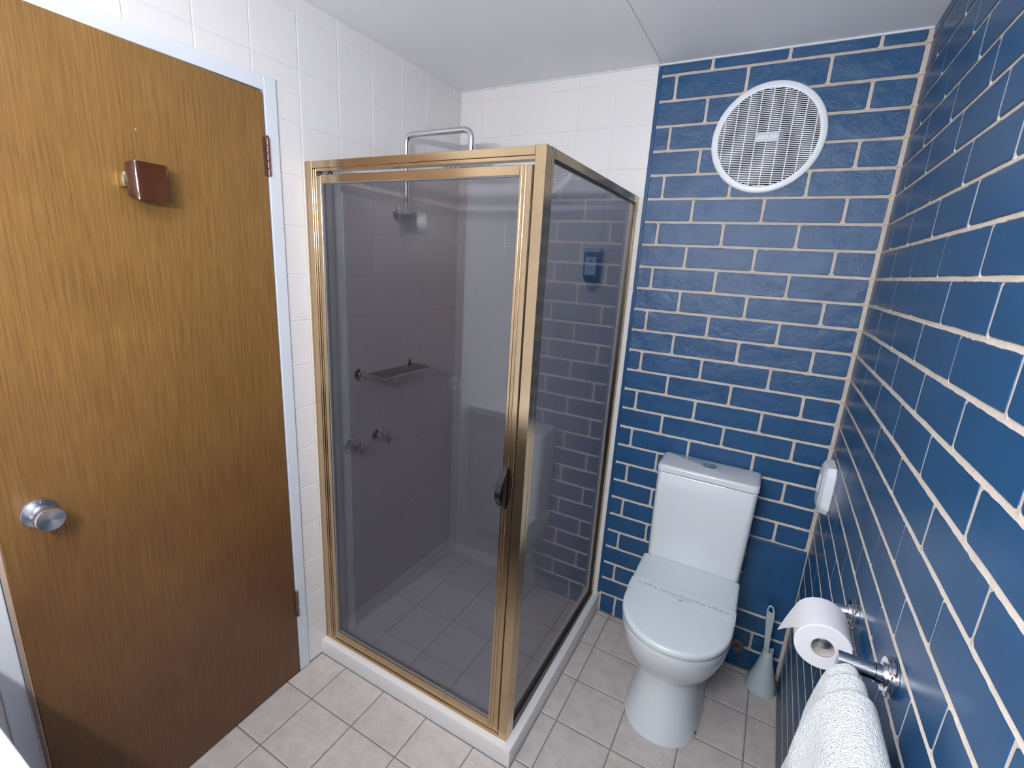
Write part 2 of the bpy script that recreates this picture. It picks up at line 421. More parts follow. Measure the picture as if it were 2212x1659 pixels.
# ---------------------------------------------------------------- bricks
Z0 = 0.103; CP = 0.086
rnd = random.Random(3)
def brick_poly(wd, ht, k):
    r = random.Random(int(wd*1000)*31 + int(ht*1000)*7 + k)
    a, b = wd/2, ht/2; c = min(0.006, wd*0.2, ht*0.2)
    pts = [(-a+c, -b), (-a*0.3, -b), (a*0.35, -b), (a-c, -b), (a, -b+c), (a, b-c), (a-c, b), (a*0.3, b), (-a*0.35, b), (-a+c, b), (-a, b-c), (-a, -b+c)]
    j = min(0.0009, wd*0.03)
    return [(x + r.uniform(-j, j), z + r.uniform(-j, j)) for x, z in pts]
def mortar_course(parent, a, b, zj, joints, zb, zt, put, vrec, jh=0.0053):
    """a weather-struck bed joint (set back at its top, flush below) and the upright joints under it; put(u, out, z) -> 3d"""
    bm = B(); r = random.Random(int(zj*1000)); n = max(8, int((b-a)/0.012)); prev = None
    if zj is not None:
        for i in range(n+1):
            u = a+(b-a)*i/n
            hi = zj+jh+r.uniform(-0.0006, 0.0007); lo = zj-jh-0.0002-r.uniform(-0.0006, 0.0008)*(1 if r.random() < 0.93 else 2.6)
            q = [bm.verts.new(put(u, -0.0055, hi)), bm.verts.new(put(u, -0.0038, hi)), bm.verts.new(put(u, 0.0004, lo+0.001)), bm.verts.new(put(u, -0.0008, lo)), bm.verts.new(put(u, -0.0055, lo))]
            if prev:
                for k in range(5): bm.faces.new((prev[k], prev[(k+1) % 5], q[(k+1) % 5], q[k]))
            else: bm.faces.new(q)
            prev = q
        bm.faces.new(prev)
    for u, hw in joints:
        prev = None
        for i in range(8):
            z = zb-0.004+(zt-zb+0.006)*i/7; w1 = hw+r.uniform(-0.0006, 0.0006); w2 = hw+r.uniform(-0.0006, 0.0006)
            q = [bm.verts.new(put(u-w1, -0.0055, z)), bm.verts.new(put(u-w1, -vrec, z)), bm.verts.new(put(u+w2, -vrec, z)), bm.verts.new(put(u+w2, -0.0055, z))]
            if prev:
                for k in range(4): bm.faces.new((prev[k], prev[(k+1) % 4], q[(k+1) % 4], q[k]))
            else: bm.faces.new(q)
            prev = q
        bm.faces.new(prev)
    link('mortar_course', bm, M_MORTAR, parent)
def brick_at(parent, m, wd, ht, loc, rot):
    if wd < 0.008 or ht < 0.008: return
    v = rnd.randrange(4); key = (round(wd, 3), round(ht, 3), v)
    return piece('brick', key, lambda: plate(brick_poly(key[0], key[1], v), 0.006, 0.0011, 0.0008), m, parent, loc, rot)
def rows():
    for k in range(0, 28):
        zt = Z0 + CP*(27-k); zb = zt - CP
        if k == 0: zb, zt = Z0 + CP*26, H
        else: zt = Z0 + CP*(27-k) + CP if False else Z0 + CP*(27-k); zb = Z0 + CP*(26-k)
        if k == 0: yield k, zb+0.005, zt-0.001
        elif k == 27: yield k, 0.004, Z0-0.005
        else: yield k, zb+0.005, zt-0.005
PATCH = (1.489, 1.684, 0.281, 0.614)
for k, zb, zt in rows():
    j = [0.9075, 1.083, 1.324, 1.570, W-0.007] if k % 2 == 0 else [0.9075, 0.9636, 1.203, 1.447, W-0.007]
    if k == 27: j = [0.915, 0.985, 1.203, 1.447, W-0.007]
    inp = 21 <= k < 25
    xb = PATCH[0] if inp else W-0.010
    js_ = [(u, 0.0052) for u in j[1:-1] if not (inp and u > PATCH[0]-0.01)] + ([] if inp or k >= 25 and False else [(W-0.005, 0.0068)])
    zj_ = Z0+CP*(27-k)
    if k == 25: xb = W-0.010
    mortar_course(wall_back, 0.9085, xb, zj_ if 1 <= k else H+0.02, js_, zb, zt, lambda u, o, z: Vector((u, -o, z)), 0.0012)
    for a, b in zip(j, j[1:]):
        a2, b2 = a+(0.0 if a < 0.92 else 0.005), b-0.005
        if inp and b2 > PATCH[0]:
            if a2 > PATCH[0]-0.02: continue
            b2 = PATCH[0]-0.001
        brick_at(wall_back, M_BRICK_BACK, b2-a2, zt-zb, ((a2+b2)/2, -0.0003*rnd.random(), (zb+zt)/2), (0, 0, 0))
# painted strip beside the tiles and the smooth rendered patch behind the pan
bm = B(); box(bm, (XT+0.0005, -0.0003, 0.10), (0.9078, 0.011, H-0.002), 0.001, 1)
link('painted_edge_strip', bm, M_BRICK_SIDE, wall_back)
bm = B(); box(bm, (PATCH[0], -0.0012, PATCH[2]), (PATCH[1]+0.006, 0.010, PATCH[3]), 0.003, 2)
link('rendered_patch', bm, M_BRICK_SIDE, wall_back)
bm = B(); nfar = 0
RY = lambda k, n: -(0.1304+0.2337*n) if k % 2 == 1 else -(0.0200+0.2355*n)
far = []
# lower down the paint has run over the joints: narrower beds, many uprights painted shut
JH = lambda k: 0.0053 if k <= 13 else (0.0044 if k <= 17 else 0.0030)
for k, zb, zt in rows():
    js = [-0.004] + [RY(k, n) for n in range(0, 12) if -0.03 > RY(k, n) > NEAR+0.02] + [NEAR]
    h_top, h_bot = JH(k), JH(k+1)
    if k > 0: zt = Z0+CP*(27-k)-h_top+0.0004
    if k < 27: zb = Z0+CP*(26-k)+h_bot-0.0004
    gap = []
    for u in js:
        if u in (js[0], js[-1]): gap.append(0.0); continue
        if k <= 13: gap.append(0.0034 + 0.0012*rnd.random() if rnd.random() < 0.85 else 0.0022)
        else: gap.append(rnd.choice((0.0, 0.0, 0.0018, 0.0024, 0.0030)) if u > -1.05 else rnd.choice((0.0018, 0.0026, 0.0034)))
    mortar_course(wall_right, 0.0, -NEAR, Z0+CP*(27-k) if k else H+0.02, [(-u, g_) for u, g_ in zip(js, gap) if g_ > 0], zb, zt, lambda u, o, z: Vector((W-o, -u, z)), 0.0010, h_top)
    for n_, (a, b) in enumerate(zip(js, js[1:])):
        a2, b2 = a-max(gap[n_], 0.0003), b+max(gap[n_+1], 0.0003)
        wd = a2-b2; yc = (a2+b2)/2
        xo = W + 0.0003*rnd.random()
        if yc < -2.0:
            far.append((wd, zt-zb, (xo, yc, (zb+zt)/2)))
        else: brick_at(wall_right, M_BRICK_SIDE, wd, zt-zb, (xo, yc, (zb+zt)/2), (0, 0, -PI/2))
bm = B()
for wd, ht, c in far: box(bm, (c[0], c[1]-wd/2, c[2]-ht/2), (c[0]+0.01, c[1]+wd/2, c[2]+ht/2))
link('brickwork_behind_camera', bm, M_BRICK_SIDE, wall_right)

# ---------------------------------------------------------------- wall tiles
def wtile(parent, wd, ht, loc, rot, m=M_WTILE, name='wall_tile'):
    if wd < 0.006 or ht < 0.006: return
    a, b = wd/2, ht/2; key = (round(wd, 3), round(ht, 3)); c = min(0.004, a*0.4, b*0.4)
    poly = [(-a+c*0.3, -b), (a-c*0.3, -b), (a, -b+c*0.3), (a, b-c*0.3), (a-c*0.3, b), (-a+c*0.3, b), (-a, b-c*0.3), (-a, -b+c*0.3)]
    return piece(name, key, lambda: plate(poly, 0.005, 0.0022, 0.0009), m, parent, loc, rot)
G = 0.0009
zl = [H] + [2.3317-TP*i for i in range(0, 15)] + [0.0]
# left wall: columns by distance from the back wall
yl = [0.0] + [0.0948+0.1556*i for i in range(0, 15)] + [-NEAR]
for t, b in zip(zl, zl[1:]):
    for a, c in zip(yl, yl[1:]):
        # cut round the door trim (0.9605 .. 1.768, up to 2.121)
        rects = [(a, c, b, t)]
        if b < 2.121 and c > 0.9605 and a < 1.768:
            rects = []
            if a < 0.9605: rects.append((a, 0.9605, b, min(t, 2.121)))
            if c > 1.768: rects.append((1.768, c, b, min(t, 2.121)))
            if t > 2.121:
                rects.append((a, c, 2.121, t)) if not rects else rects.append((a, c, 2.121, t))
        for (p, q, lo, hi) in rects:
            wtile(wall_left, q-p-2*G, hi-lo-2*G, (0.0003*rnd.random(), -(p+q)/2, (lo+hi)/2), (0, 0, PI/2))
# back wall: columns from the left corner
xl = [0.0] + [0.1178+0.1550*i for i in range(0, 5)] + [XT]
for t, b in zip(zl, zl[1:]):
    for a, c in zip(xl, xl[1:]):
        wtile(wall_back, c-a-2*G, t-b-2*G, ((a+c)/2, -0.0045-0.0003*rnd.random(), (b+t)/2), (0, 0, 0))

# ---------------------------------------------------------------- floor tiles
def ftile(poly, z, parent, m=M_FTILE, name='floor_tile', bev=0.004, drop=0.0015):
    cx = sum(p[0] for p in poly)/len(poly); cy = sum(p[1] for p in poly)/len(poly)
    loc = [(round(x-cx, 4), round(y-cy, 4)) for x, y in poly]
    area2 = sum(loc[i-1][0]*loc[i][1]-loc[i][0]*loc[i-1][1] for i in range(len(loc)))
    if area2 < 0: loc = loc[::-1]
    piece(name, tuple(loc), lambda: plate(loc, 0.004, bev, drop), m, parent, (cx, cy, z), (-PI/2, 0, 0))
def rect(x0, x1, y0, y1): return [(x0, y0), (x1, y0), (x1, y1), (x0, y1)]
# plate() lies in xz and faces -y; rotating -90 deg about x turns it face up with z -> y
fx = [0.0] + [0.1447+FT*i for i in range(0, 8)]; fx = [x for x in fx if x < W-0.01] + [W]
fy = [0.0] + [-(0.0275+FT*i) for i in range(0, 12)]; fy = [y for y in fy if y > NEAR+0.02] + [NEAR]
CX, CY = 0.905, -0.893; g = 0.0022
for x0, x1 in zip(fx, fx[1:]):
    for y1, y0 in zip(fy, fy[1:]):
        z = -0.0004*rnd.random()
        if x0 < CX and y1 > CY:
            if x1 <= CX and y0 >= CY: continue
            if x1 > CX and y0 < CY:
                ftile([(x0+g, y0+g), (x1-g, y0+g), (x1-g, y1-g), (CX+g, y1-g), (CX+g, CY-g), (x0+g, CY-g)], z, floor)
            elif x1 > CX: ftile(rect(CX+g, x1-g, y0+g, y1-g), z, floor)
            else: ftile(rect(x0+g, x1-g, y0+g, CY-g), z, floor)
        else: ftile(rect(x0+g, x1-g, y0+g, y1-g), z, floor)

# ---------------------------------------------------------------- trims
# cornice bead between ceiling and back wall
bm = B(); box(bm, (XT, -0.006, H-0.006), (W-0.001, 0.004, H), 0.0015, 1); box(bm, (0, -0.010, H-0.005), (XT, -0.004, H), 0.001, 1)
tag(link('trim_1', bm, M_TRIM), kind='structure')
# door architrave and jamb
bm = B()
ax = 0.0075
box(bm, (-0.03, DY0, 0.003), (ax, DY0+0.0400, DH+0.040), 0.002, 2)
box(bm, (-0.03, DY1-0.0400, 0.003), (ax, DY1, DH+0.040), 0.002, 2)
box(bm, (-0.03, DY1, DH), (ax-0.0006, DY0, DH+0.040), 0.002, 2)
box(bm, (-0.1, DY0+0.001, 0.0), (-0.03, DY0+0.03, DH+0.03)); box(bm, (-0.1, DY1-0.03, 0.0), (-0.03, DY1-0.001, DH+0.03))
box(bm, (-0.1, DY1, DH+0.001), (-0.03, DY0, DH+0.03))
tag(link('trim_2', bm, M_TRIM), kind='structure')

# ---------------------------------------------------------------- wooden door, slightly ajar
DA = math.radians(3.0)
door = tag(empty('door_1', (0.006, DY0-0.005, 0.0), DA), kind='structure')
# door frame: local -y runs towards the latch, +x faces the room
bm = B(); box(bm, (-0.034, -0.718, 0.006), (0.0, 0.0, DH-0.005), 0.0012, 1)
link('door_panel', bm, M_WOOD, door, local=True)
bm = B(); box(bm, (-0.0335, -0.7205, 0.006), (-0.002, -0.7185, DH-0.005)); link('door_edge', bm, M_EDGE, door, local=True)
# knob
kb = tag(link('door_knob', lathe(B(), [(0.0335, 0.0), (0.0335, 0.004), (0.0315, 0.007), (0.019, 0.009), (0.0165, 0.013), (0.0175, 0.024), (0.0225, 0.036), (0.0262, 0.044), (0.0268, 0.056), (0.0255, 0.060), (0.022, 0.0595), (0.0, 0.056)],
    axis((0.0, -0.648, 1.022), (1, 0, 0)), 40, cap1=False), M_SATIN, door, smooth=True, local=True, angle=0.7), 'satin steel round door knob')
bm = B(); lathe(bm, [(0.0035, 0), (0.0035, 0.0015), (0.0018, 0.0022)], axis((0.0062, -0.648+0.006, 1.022+0.0255), (1, 0, 0)), 12)
link('fixing_screw', bm, M_SATIN, kb, local=True)
# hinges
for z0 in (0.262, 1.8456):
    hl = 0.108
    bm = B()
    for i in range(5):
        lathe(bm, [(0.0048, 0.0005), (0.0056, 0.0015), (0.0056, hl/5-0.0015), (0.0048, hl/5-0.0005)], Matrix.Translation(Vector((0.004, 0.004, z0+i*hl/5))), 14)
    lathe(bm, [(0.0035, 0), (0.0045, 0.003), (0.001, 0.007)], Matrix.Translation(Vector((0.004, 0.004, z0+hl))), 12)
    box(bm, (0.0, -0.010, z0), (0.0012, 0.002, z0+hl))
    link('hinge', bm, M_HINGE, door, smooth=True, local=True, angle=0.6)
# brown acrylic robe hook
hook = tag(empty('robe_hook', (0.0, -0.350, 1.770)), 'dark brown translucent acrylic robe hook')
hook.parent = door
bm = B(); box(bm, (0.0, -0.0500, -0.017), (0.026, -0.040, 0.017), 0.003, 2)
link('hook_mount', bm, M_BRASS, hook, smooth=True, local=True, angle=0.6)
def hookplate():
    bm = B(); n = 14; hw, hh, cr_ = 0.045, 0.0425, 0.012
    import math as _m
    # a grid bent at its left edge, thick
    ys = [-hw + 2*hw*i/18 for i in range(19)]; zs = [-hh + 2*hh*i/14 for i in range(15)]
    def bulge(y):
        d = (y + hw) / (2*hw)
        if d < 0.16: return -0.020*(1 - d/0.16)**1.6
        if d > 0.88: return -0.012*((d-0.88)/0.12)**1.6
        return 0.0
    def rc(y, z):   # pull corners in
        dy = max(0, abs(y)-(hw-cr_)); dz = max(0, abs(z)-(hh-cr_))
        L = math.hypot(dy, dz)
        if dy > 0 and dz > 0:
            m_ = max(dy, dz); k = m_/L
            y = math.copysign(hw-cr_+dy*k, y); z = math.copysign(hh-cr_+dz*k, z)
        return y, z
    F = []; Bk = []
    for y in ys:
        F.append([]); Bk.append([])
        for z in zs:
            y2, z2 = rc(y, z); x = 0.050 + bulge(y)
            F[-1].append(bm.verts.new((x, y2, z2))); Bk[-1].append(bm.verts.new((x-0.006, y2*0.985, z2*0.985)))
    for i in range(18):
        for j in range(14):
            bm.faces.new((F[i][j], F[i+1][j], F[i+1][j+1], F[i][j+1])); bm.faces.new((Bk[i][j], Bk[i][j+1], Bk[i+1][j+1], Bk[i+1][j]))
    for i in range(18):
        for a in (0, 14): bm.faces.new((F[i][a], F[i+1][a], Bk[i+1][a], Bk[i][a]))
    for j in range(14):
        for a in (0, 18): bm.faces.new((F[a][j], F[a][j+1], Bk[a][j+1], Bk[a][j]))
    return bm
link('hook_plate', hookplate(), M_AMBER, hook, smooth=True, local=True, angle=0.9)
bm = B(); lathe(bm, [(0.017, 0.0), (0.017, 0.003), (0.011, 0.006), (0.011, 0.044)], axis((0.0, 0.0, 0.0), (1, 0, 0)), 24)
link('hook_stem', bm, M_AMBER, hook, smooth=True, local=True, angle=0.7)

# ---------------------------------------------------------------- shower hob, floor
SX, SD = 0.8765, -0.868       # outer faces of the gold frame
hob_front, hob_side = 0.066, 0.085
def hob():
    bm = B()
    prof = lambda h: [(0.0, 0.0), (0.0, h-0.008), (-0.003, h-0.0025), (-0.010, h), (-0.055, h), (-0.055, 0.0)]
    # section swept along: left wall -> outer corner -> back wall ; u is offset from the outer face
    stations = [((0.0005, CY), (0, 1), 0.063), ((CX, CY), (-1, 1), 0.068), ((CX, -0.0005), (-1, 0), 0.088)]
    rings = []
    for (x, y), d, h in stations:
        r = []
        for u, z in prof(h): r.append(bm.verts.new((x + d[0]*(-u), y + d[1]*(-u), z)))
        rings.append(r)
    for a, b in zip(rings, rings[1:]):
        for i in range(len(a)):
            j = (i+1) % len(a); bm.faces.new((a[i], a[j], b[j], b[i]))
    bm.faces.new(rings[0]); bm.faces.new(rings[-1])
    return bm
tag(origin(link('shower_hob', hob(), M_HOB, smooth=True, angle=0.6)), 'white shower hob kerb under the gold framed screen', 'kerb')
bm = B(); box(bm, (0.0, CY+0.055, 0.0), (CX-0.055, -0.0045, 0.0262))
shower_floor = tag(link('floor_shower', bm, simple('pale_shower_grout', (0.62, 0.61, 0.60), 0.9, bump=0.2)), kind='structure')
sx = [0.0, 0.170, 0.3735, 0.577, 0.780, CX-0.055]; sy = [-0.0045, -0.071, -0.2775, -0.484, -0.6905, CY+0.055]
for x0, x1 in zip(sx, sx[1:]):
    for y1, y0 in zip(sy, sy[1:]):
        ftile(rect(x0+0.0013, x1-0.0013, y0+0.0013, y1-0.0013), 0.030, shower_floor, M_SHTILE, 'shower_tile', 0.002, 0.001)
# coved skirting inside the shower
bm = B()
cov = [(0.0, 0.0), (0.030, 0.0), (0.022, 0.004), (0.008, 0.018), (0.003, 0.040), (0.0, 0.042)]
rings = []
for (x, y, dx, dy) in [(0.0008, CY+0.056, 1, 0), (0.0008, -0.0055, 1, -1), (CX-0.057, -0.0055, 0, -1)]:
    rings.append([bm.verts.new((x+dx*u, y+dy*u, 0.0305+z)) for u, z in cov])
for a, b in zip(rings, rings[1:]):
    for i in range(len(a)):
        j = (i+1) % len(a); bm.faces.new((a[i], a[j], b[j], b[i]))
bm.faces.new(rings[0]); bm.faces.new(rings[-1])
tag(link('baseboard_shower', bm, M_SHTILE, smooth=True, angle=0.9), kind='structure')

# ---------------------------------------------------------------- shower screen
scr = tag(empty('shower_screen', (0.44, SD, 0.066)), 'gold framed corner shower screen with grey tinted glass panes', 'shower screen')
FB = 0.068                      # underside of the frame
ZT = 1.9155
Yf = SD
# wall channel on the left, stepped profile
bm = B(); zc = FB-0.004
box(bm, (0.0005, Yf, zc), (0.0335, Yf+0.030, ZT), 0.0008, 1)
box(bm, (0.0345, Yf+0.002, zc), (0.040, Yf+0.030, ZT-0.024), 0.0008, 1)
box(bm, (0.0405, Yf+0.0055, zc), (0.0455, Yf+0.030, ZT-0.024), 0.0008, 1)
box(bm, (0.0460, Yf+0.003, zc), (0.0500, Yf+0.030, ZT-0.024), 0.0008, 1)
link('wall_channel', bm, M_GOLD, scr)
# header
bm = B()
box(bm, (0.0345, Yf+0.001, 1.8935), (0.8440, Yf+0.032, ZT-0.0005), 0.0008, 1)
box(bm, (0.0505, Yf+0.003, 1.8835), (0.8440, Yf+0.030, 1.8930), 0.0006, 1)
link('header_rail', bm, M_GOLD, scr)
# sill
bm = B()
box(bm, (0.0340, Yf-0.001, FB-0.003), (0.8440, Yf+0.034, FB+0.010), 0.002, 2)
box(bm, (0.0505, Yf+0.004, FB+0.010), (0.8440, Yf+0.030, FB+0.024), 0.0015, 1)
link('sill_track', bm, M_GOLD, scr)
# corner post, front and return faces
bm = B()
box(bm, (0.8450, Yf, FB-0.010), (SX, Yf+0.0295, ZT+0.0005), 0.0009, 1)
box(bm, (0.8520, Yf+0.0300, FB-0.006), (SX, Yf+0.0465, ZT+0.0015), 0.0008, 1)
link('corner_post', bm, M_GOLD, scr)
# hinged glass door
dr = empty('screen_door', (0.44, Yf, 0.09)-Vector(wloc(scr)) if False else Vector((0.44, Yf, 0.09))-wloc(scr)); dr.parent = scr
x0, x1, zb, zt = 0.0530, 0.8400, FB+0.026, 1.8725
bm = B()
box(bm, (x0, Yf+0.003, zb), (x0+0.0175, Yf+0.024, zt-0.002), 0.0010, 1)
box(bm, (x0+0.0175, Yf+0.002, zt-0.0245), (x1-0.0370, Yf+0.024, zt), 0.0008, 1)
box(bm, (x0+0.0175, Yf+0.002, zb), (x1-0.0370, Yf+0.024, zb+0.024), 0.0008, 1)
# lock stile with raised ribs
box(bm, (x1-0.0370, Yf+0.004, zb), (x1, Yf+0.024, zt-0.001), 0.0008, 1)
box(bm, (x1-0.0370, Yf+0.001, zb), (x1-0.0290, Yf+0.010, zt-0.001), 0.0012, 2)
box(bm, (x1-0.0240, Yf+0.002, zb), (x1-0.0185, Yf+0.010, zt-0.001), 0.0014, 2)
box(bm, (x1-0.0150, Yf+0.001, zb), (x1-0.0010, Yf+0.010, zt-0.001), 0.0010, 1)
link('door_frame', bm, M_GOLD, dr)
bm = B(); box(bm, (x0+0.016, Yf+0.010, zb+0.022), (x1-0.034, Yf+0.015, zt-0.022)); link('glass_pane', bm, M_GLASS, dr)
bm = B()
for a, b in [((x0+0.0172, Yf+0.0065, zb+0.0235), (x0+0.0190, Yf+0.018, zt-0.024)), ((x0+0.018, Yf+0.0065, zt-0.0262), (x1-0.0365, Yf+0.018, zt-0.0240)), ((x0+0.018, Yf+0.0065, zb+0.0236), (x1-0.0365, Yf+0.018, zb+0.0255)), ((x1-0.0385, Yf+0.0065, zb+0.0235), (x1-0.0367, Yf+0.018, zt-0.024))]: box(bm, a, b)
link('glazing_bead', bm, simple('grey_glazing_bead', (0.22, 0.23, 0.26), 0.4), dr)
bm = B(); box(bm, (x1+0.0008, Yf+0.006, zb), (x1+0.0042, Yf+0.022, zt)); box(bm, (x0-0.0026, Yf+0.006, zb), (x0-0.0006, Yf+0.022, zt)); link('rubber_seal', bm, M_SEAL, dr)
bm = B(); lathe(bm, [(0.010, 0), (0.010, 0.004), (0.004, 0.010)], Matrix.Translation(Vector((0.105, Yf+0.014, zt))), 16); link('pivot_pin', bm, M_SEAL, dr, smooth=True, angle=0.6)
# black bow handle
bm = B(); pts = []
for i in range(17):
    t = i/16; z = 1.0545 - 0.1315*t
    b_ = 0.004 + 0.040*math.sin(PI*t**1.12)**0.9
    pts.append((b_, z))
poly = [(0.0, 1.0545)] + pts + [(0.0, 0.9230)]
wdt = lambda z: 0.0095 + 0.0005*math.sin((z-0.923)/0.1315*PI)
prism(bm, poly, lambda p: Vector((0.8140-wdt(p[1]), Yf+0.001-p[0], p[1])), lambda p: Vector((0.8140+wdt(p[1]), Yf+0.001-p[0], p[1])))
bmesh.ops.bevel(bm, geom=[e for e in bm.edges if abs(e.verts[0].co.x-e.verts[1].co.x) < 0.004 and min(e.verts[0].co.y, e.verts[1].co.y) < Yf-0.002], offset=0.0022, segments=2, affect='EDGES')
link('door_handle', bm, M_BLACK, dr, smooth=True, angle=0.5)
# fixed side panel
sp = empty('side_panel', Vector((SX, -0.42, 0.09))-wloc(scr)); sp.parent = scr
bm = B()
box(bm, (SX-0.026, Yf+0.0475, 1.8915), (SX, -0.0215, ZT+0.001), 0.0008, 1)
box(bm, (SX-0.026, -0.0210, FB-0.002), (SX, -0.0060, ZT), 0.0008, 1)
box(bm, (SX-0.006, -0.0330, FB+0.02), (SX-0.0008, -0.0212, 1.893), 0.0006, 1)
box(bm, (SX-0.026, Yf+0.0475, hob_front-0.002), (SX-0.004, -0.0215, hob_side+0.018), 0.0008, 1)
link('panel_frame', bm, M_GOLD, sp)
bm = B(); box(bm, (SX-0.0145, Yf+0.046, hob_side+0.012), (SX-0.0095, -0.020, 1.893)); link('glass_pane', bm, M_GLASS, sp)
bm = B()
box(bm, (SX-0.0092, Yf+0.047, 1.8860), (SX-0.0025, -0.021, 1.8914)); box(bm, (SX-0.0092, Yf+0.047, 0.070), (SX+0.0005, -0.021, hob_side+0.022))
box(bm, (SX-0.0092, -0.0365, hob_side+0.02), (SX-0.004, -0.0335, 1.888))
link('rubber_seal', bm, M_SEAL, sp)

# ---------------------------------------------------------------- shower fittings
sh = tag(empty('overhead_shower', (0.0, -0.43, 1.803)), 'chrome shower rose on a tall bent arm above the screen', 'shower')
bm = B(); lathe(bm, [(0.031, 0.0005), (0.031, 0.006), (0.027, 0.010), (0.014, 0.013), (0.012, 0.030)], axis((0, -0.43, 1.803), (1, 0, 0)), 32); link('wall_flange', bm, M_CHROME, sh, smooth=True, angle=0.6)
bm = B(); lathe(bm, [(0.0155, 0.0), (0.0165, 0.004), (0.0165, 0.036), (0.0155, 0.040)], axis((0.028, -0.43, 1.803), (1, 0, 0)), 24)
link('elbow_body', bm, M_CHROME, sh, smooth=True, angle=0.6)
bm = B(); tube(bm, bend([(0.049, -0.43, 1.803), (0.049, -0.43, 2.094), (0.356, -0.43, 2.094), (0.356, -0.43, 1.995)], 0.036, 8), 0.0112, 18); link('riser_arm', bm, M_CHROME, sh, smooth=True, angle=0.8)
bm = B(); lathe(bm, [(0.012, 0.028), (0.016, 0.022), (0.016, 0.012), (0.10, 0.008), (0.108, 0.004), (0.108, -0.002), (0.104, -0.004)], Matrix.Translation(Vector((0.344, -0.43, 1.972))), 48); rose = link('rose_plate', bm, M_CHROME, sh, smooth=True, angle=0.6)
bm = B()
for r_, n_ in ((0.03, 8), (0.055, 14), (0.08, 20), (0.098, 26)):
    for i in range(n_):
        a = 2*PI*i/n_; lathe(bm, [(0.0024, 0.002), (0.0020, -0.004)], Matrix.Translation(Vector((0.344+r_*math.cos(a), -0.43+r_*math.sin(a), 1.967))), 6)
tag(link('spray_nozzles', bm, M_GPLAST, rose), kind='stuff')

rack = tag(empty('shower_shelf', (0.0, -0.5, 1.163)), 'chrome bracketed glass shelf on the shower wall', 'shelf')
for y in (-0.655, -0.340):
    bm = B(); lathe(bm, [(0.027, 0.0005), (0.027, 0.006), (0.022, 0.009), (0.011, 0.011), (0.011, 0.020)], axis((0, y, 1.163), (1, 0, 0)), 28)
    tube(bm, [(0.018, y, 1.163), (0.142, y, 1.163)], [0.0095, 0.0075], 14)
    link('bracket', bm, M_CHROME, rack, smooth=True, angle=0.6)
bm = B(); tube(bm, [(0.138, -0.668, 1.163), (0.138, -0.330, 1.163)], 0.0062, 12); link('front_rail', bm, M_SATIN, rack, smooth=True, angle=0.6)
bm = B(); box(bm, (0.020, -0.645, 1.1605), (0.134, -0.350, 1.1655), 0.001, 1); link('shelf_glass', bm, M_SHELFGLASS, rack)

def tap(y, label, rot):
    t = tag(empty('shower_tap', (0.0, y, 0.877)), label, 'tap')
    bm = B(); lathe(bm, [(0.034, 0.0005), (0.034, 0.004), (0.030, 0.009), (0.016, 0.014), (0.0145, 0.018), (0.0145, 0.038), (0.010, 0.042), (0.008, 0.058)], axis((0, y, 0.877), (1, 0, 0)), 28)
    link('flange', bm, M_CHROME, t, smooth=True, angle=0.6)
    bm = B(); lathe(bm, [(0.0075, 0.054), (0.009, 0.058), (0.009, 0.070), (0.004, 0.075)], axis((0, y, 0.877), (1, 0, 0)), 20)
    for k in range(4):
        a = rot + k*PI/2; d = Vector((0, math.cos(a), math.sin(a)))
        c = Vector((0.066, y, 0.877)); tube(bm, [c+d*0.004, c+d*0.020, c+d*0.027, c+d*0.030], [0.0032, 0.0036, 0.0045, 0.003], 10)
    link('cross_handle', bm, M_CHROME, t, smooth=True, angle=0.7)
tap(-0.7145, 'chrome cross handle shower tap nearest the door', PI/2+0.12)
tap(-0.5600, 'chrome cross handle shower tap further from the door', PI/2+0.05)

# liquid soap dispenser on the shower's back wall
dsp = tag(empty('soap_dispenser', (0.715, -0.030, 1.54)), 'blue bottle soap dispenser on the shower wall behind glass', 'soap dispenser')
def rslab(z0, z1, w0, w1, d0, d1, xc, yb, n=20):
    bm = B(); rings = []
    for z, wd, dp in ((z0, w0, d0), (z1, w1, d1)):
        r = []
        for i in range(n):
            a = 2*PI*i/n; ca, sa = math.cos(a), math.sin(a)
            x = math.copysign(abs(ca)**0.5, ca)*wd/2; y = math.copysign(abs(sa)**0.5, sa)*dp/2
            r.append(bm.verts.new((xc+x, yb-dp/2+y, z)))
        rings.append(r)
    for i in range(n):
        j = (i+1) % n; bm.faces.new((rings[0][i], rings[0][j], rings[1][j], rings[1][i]))
    bm.faces.new(rings[0]); bm.faces.new(rings[1]); return bm
XC = 0.720
link('cap', rslab(1.697, 1.712, 0.080, 0.072, 0.052, 0.044, XC, -0.008), M_GPLAST, dsp, smooth=True, angle=0.6)
link('bottle', rslab(1.600, 1.6965, 0.074, 0.076, 0.046, 0.048, XC, -0.009), M_BLUEBOTTLE, dsp, smooth=True, angle=0.6)
link('backing_plate', rslab(1.575, 1.700, 0.060, 0.060, 0.004, 0.004, XC, -0.0048), simple('mid_blue_plastic', (0.14, 0.38, 0.70), 0.4), dsp, smooth=True, angle=0.6)
link('gel', rslab(1.572, 1.5995, 0.052, 0.074, 0.034, 0.046, XC, -0.009), M_GEL, dsp, smooth=True, angle=0.6)
link('spout', rslab(1.540, 1.5715, 0.034, 0.036, 0.026, 0.030, XC, -0.011), M_GPLAST, dsp, smooth=True, angle=0.6)
bm = B(); box(bm, (XC-0.023, -0.0592, 1.605), (XC+0.023, -0.0575, 1.678)); lb = link('paper_label', bm, M_BLUELABEL, dsp)
bm = B()
for dx, dz, r_ in ((-0.004, 0.0, 0.0028), (0.0005, 0.001, 0.0034), (0.005, 0.0, 0.0028), (0.0005, -0.003, 0.0022)):
    lathe(bm, [(r_, 0), (r_, 0.0004)], axis((XC+dx, -0.0592, 1.661+dz), (0, -1, 0)), 12)
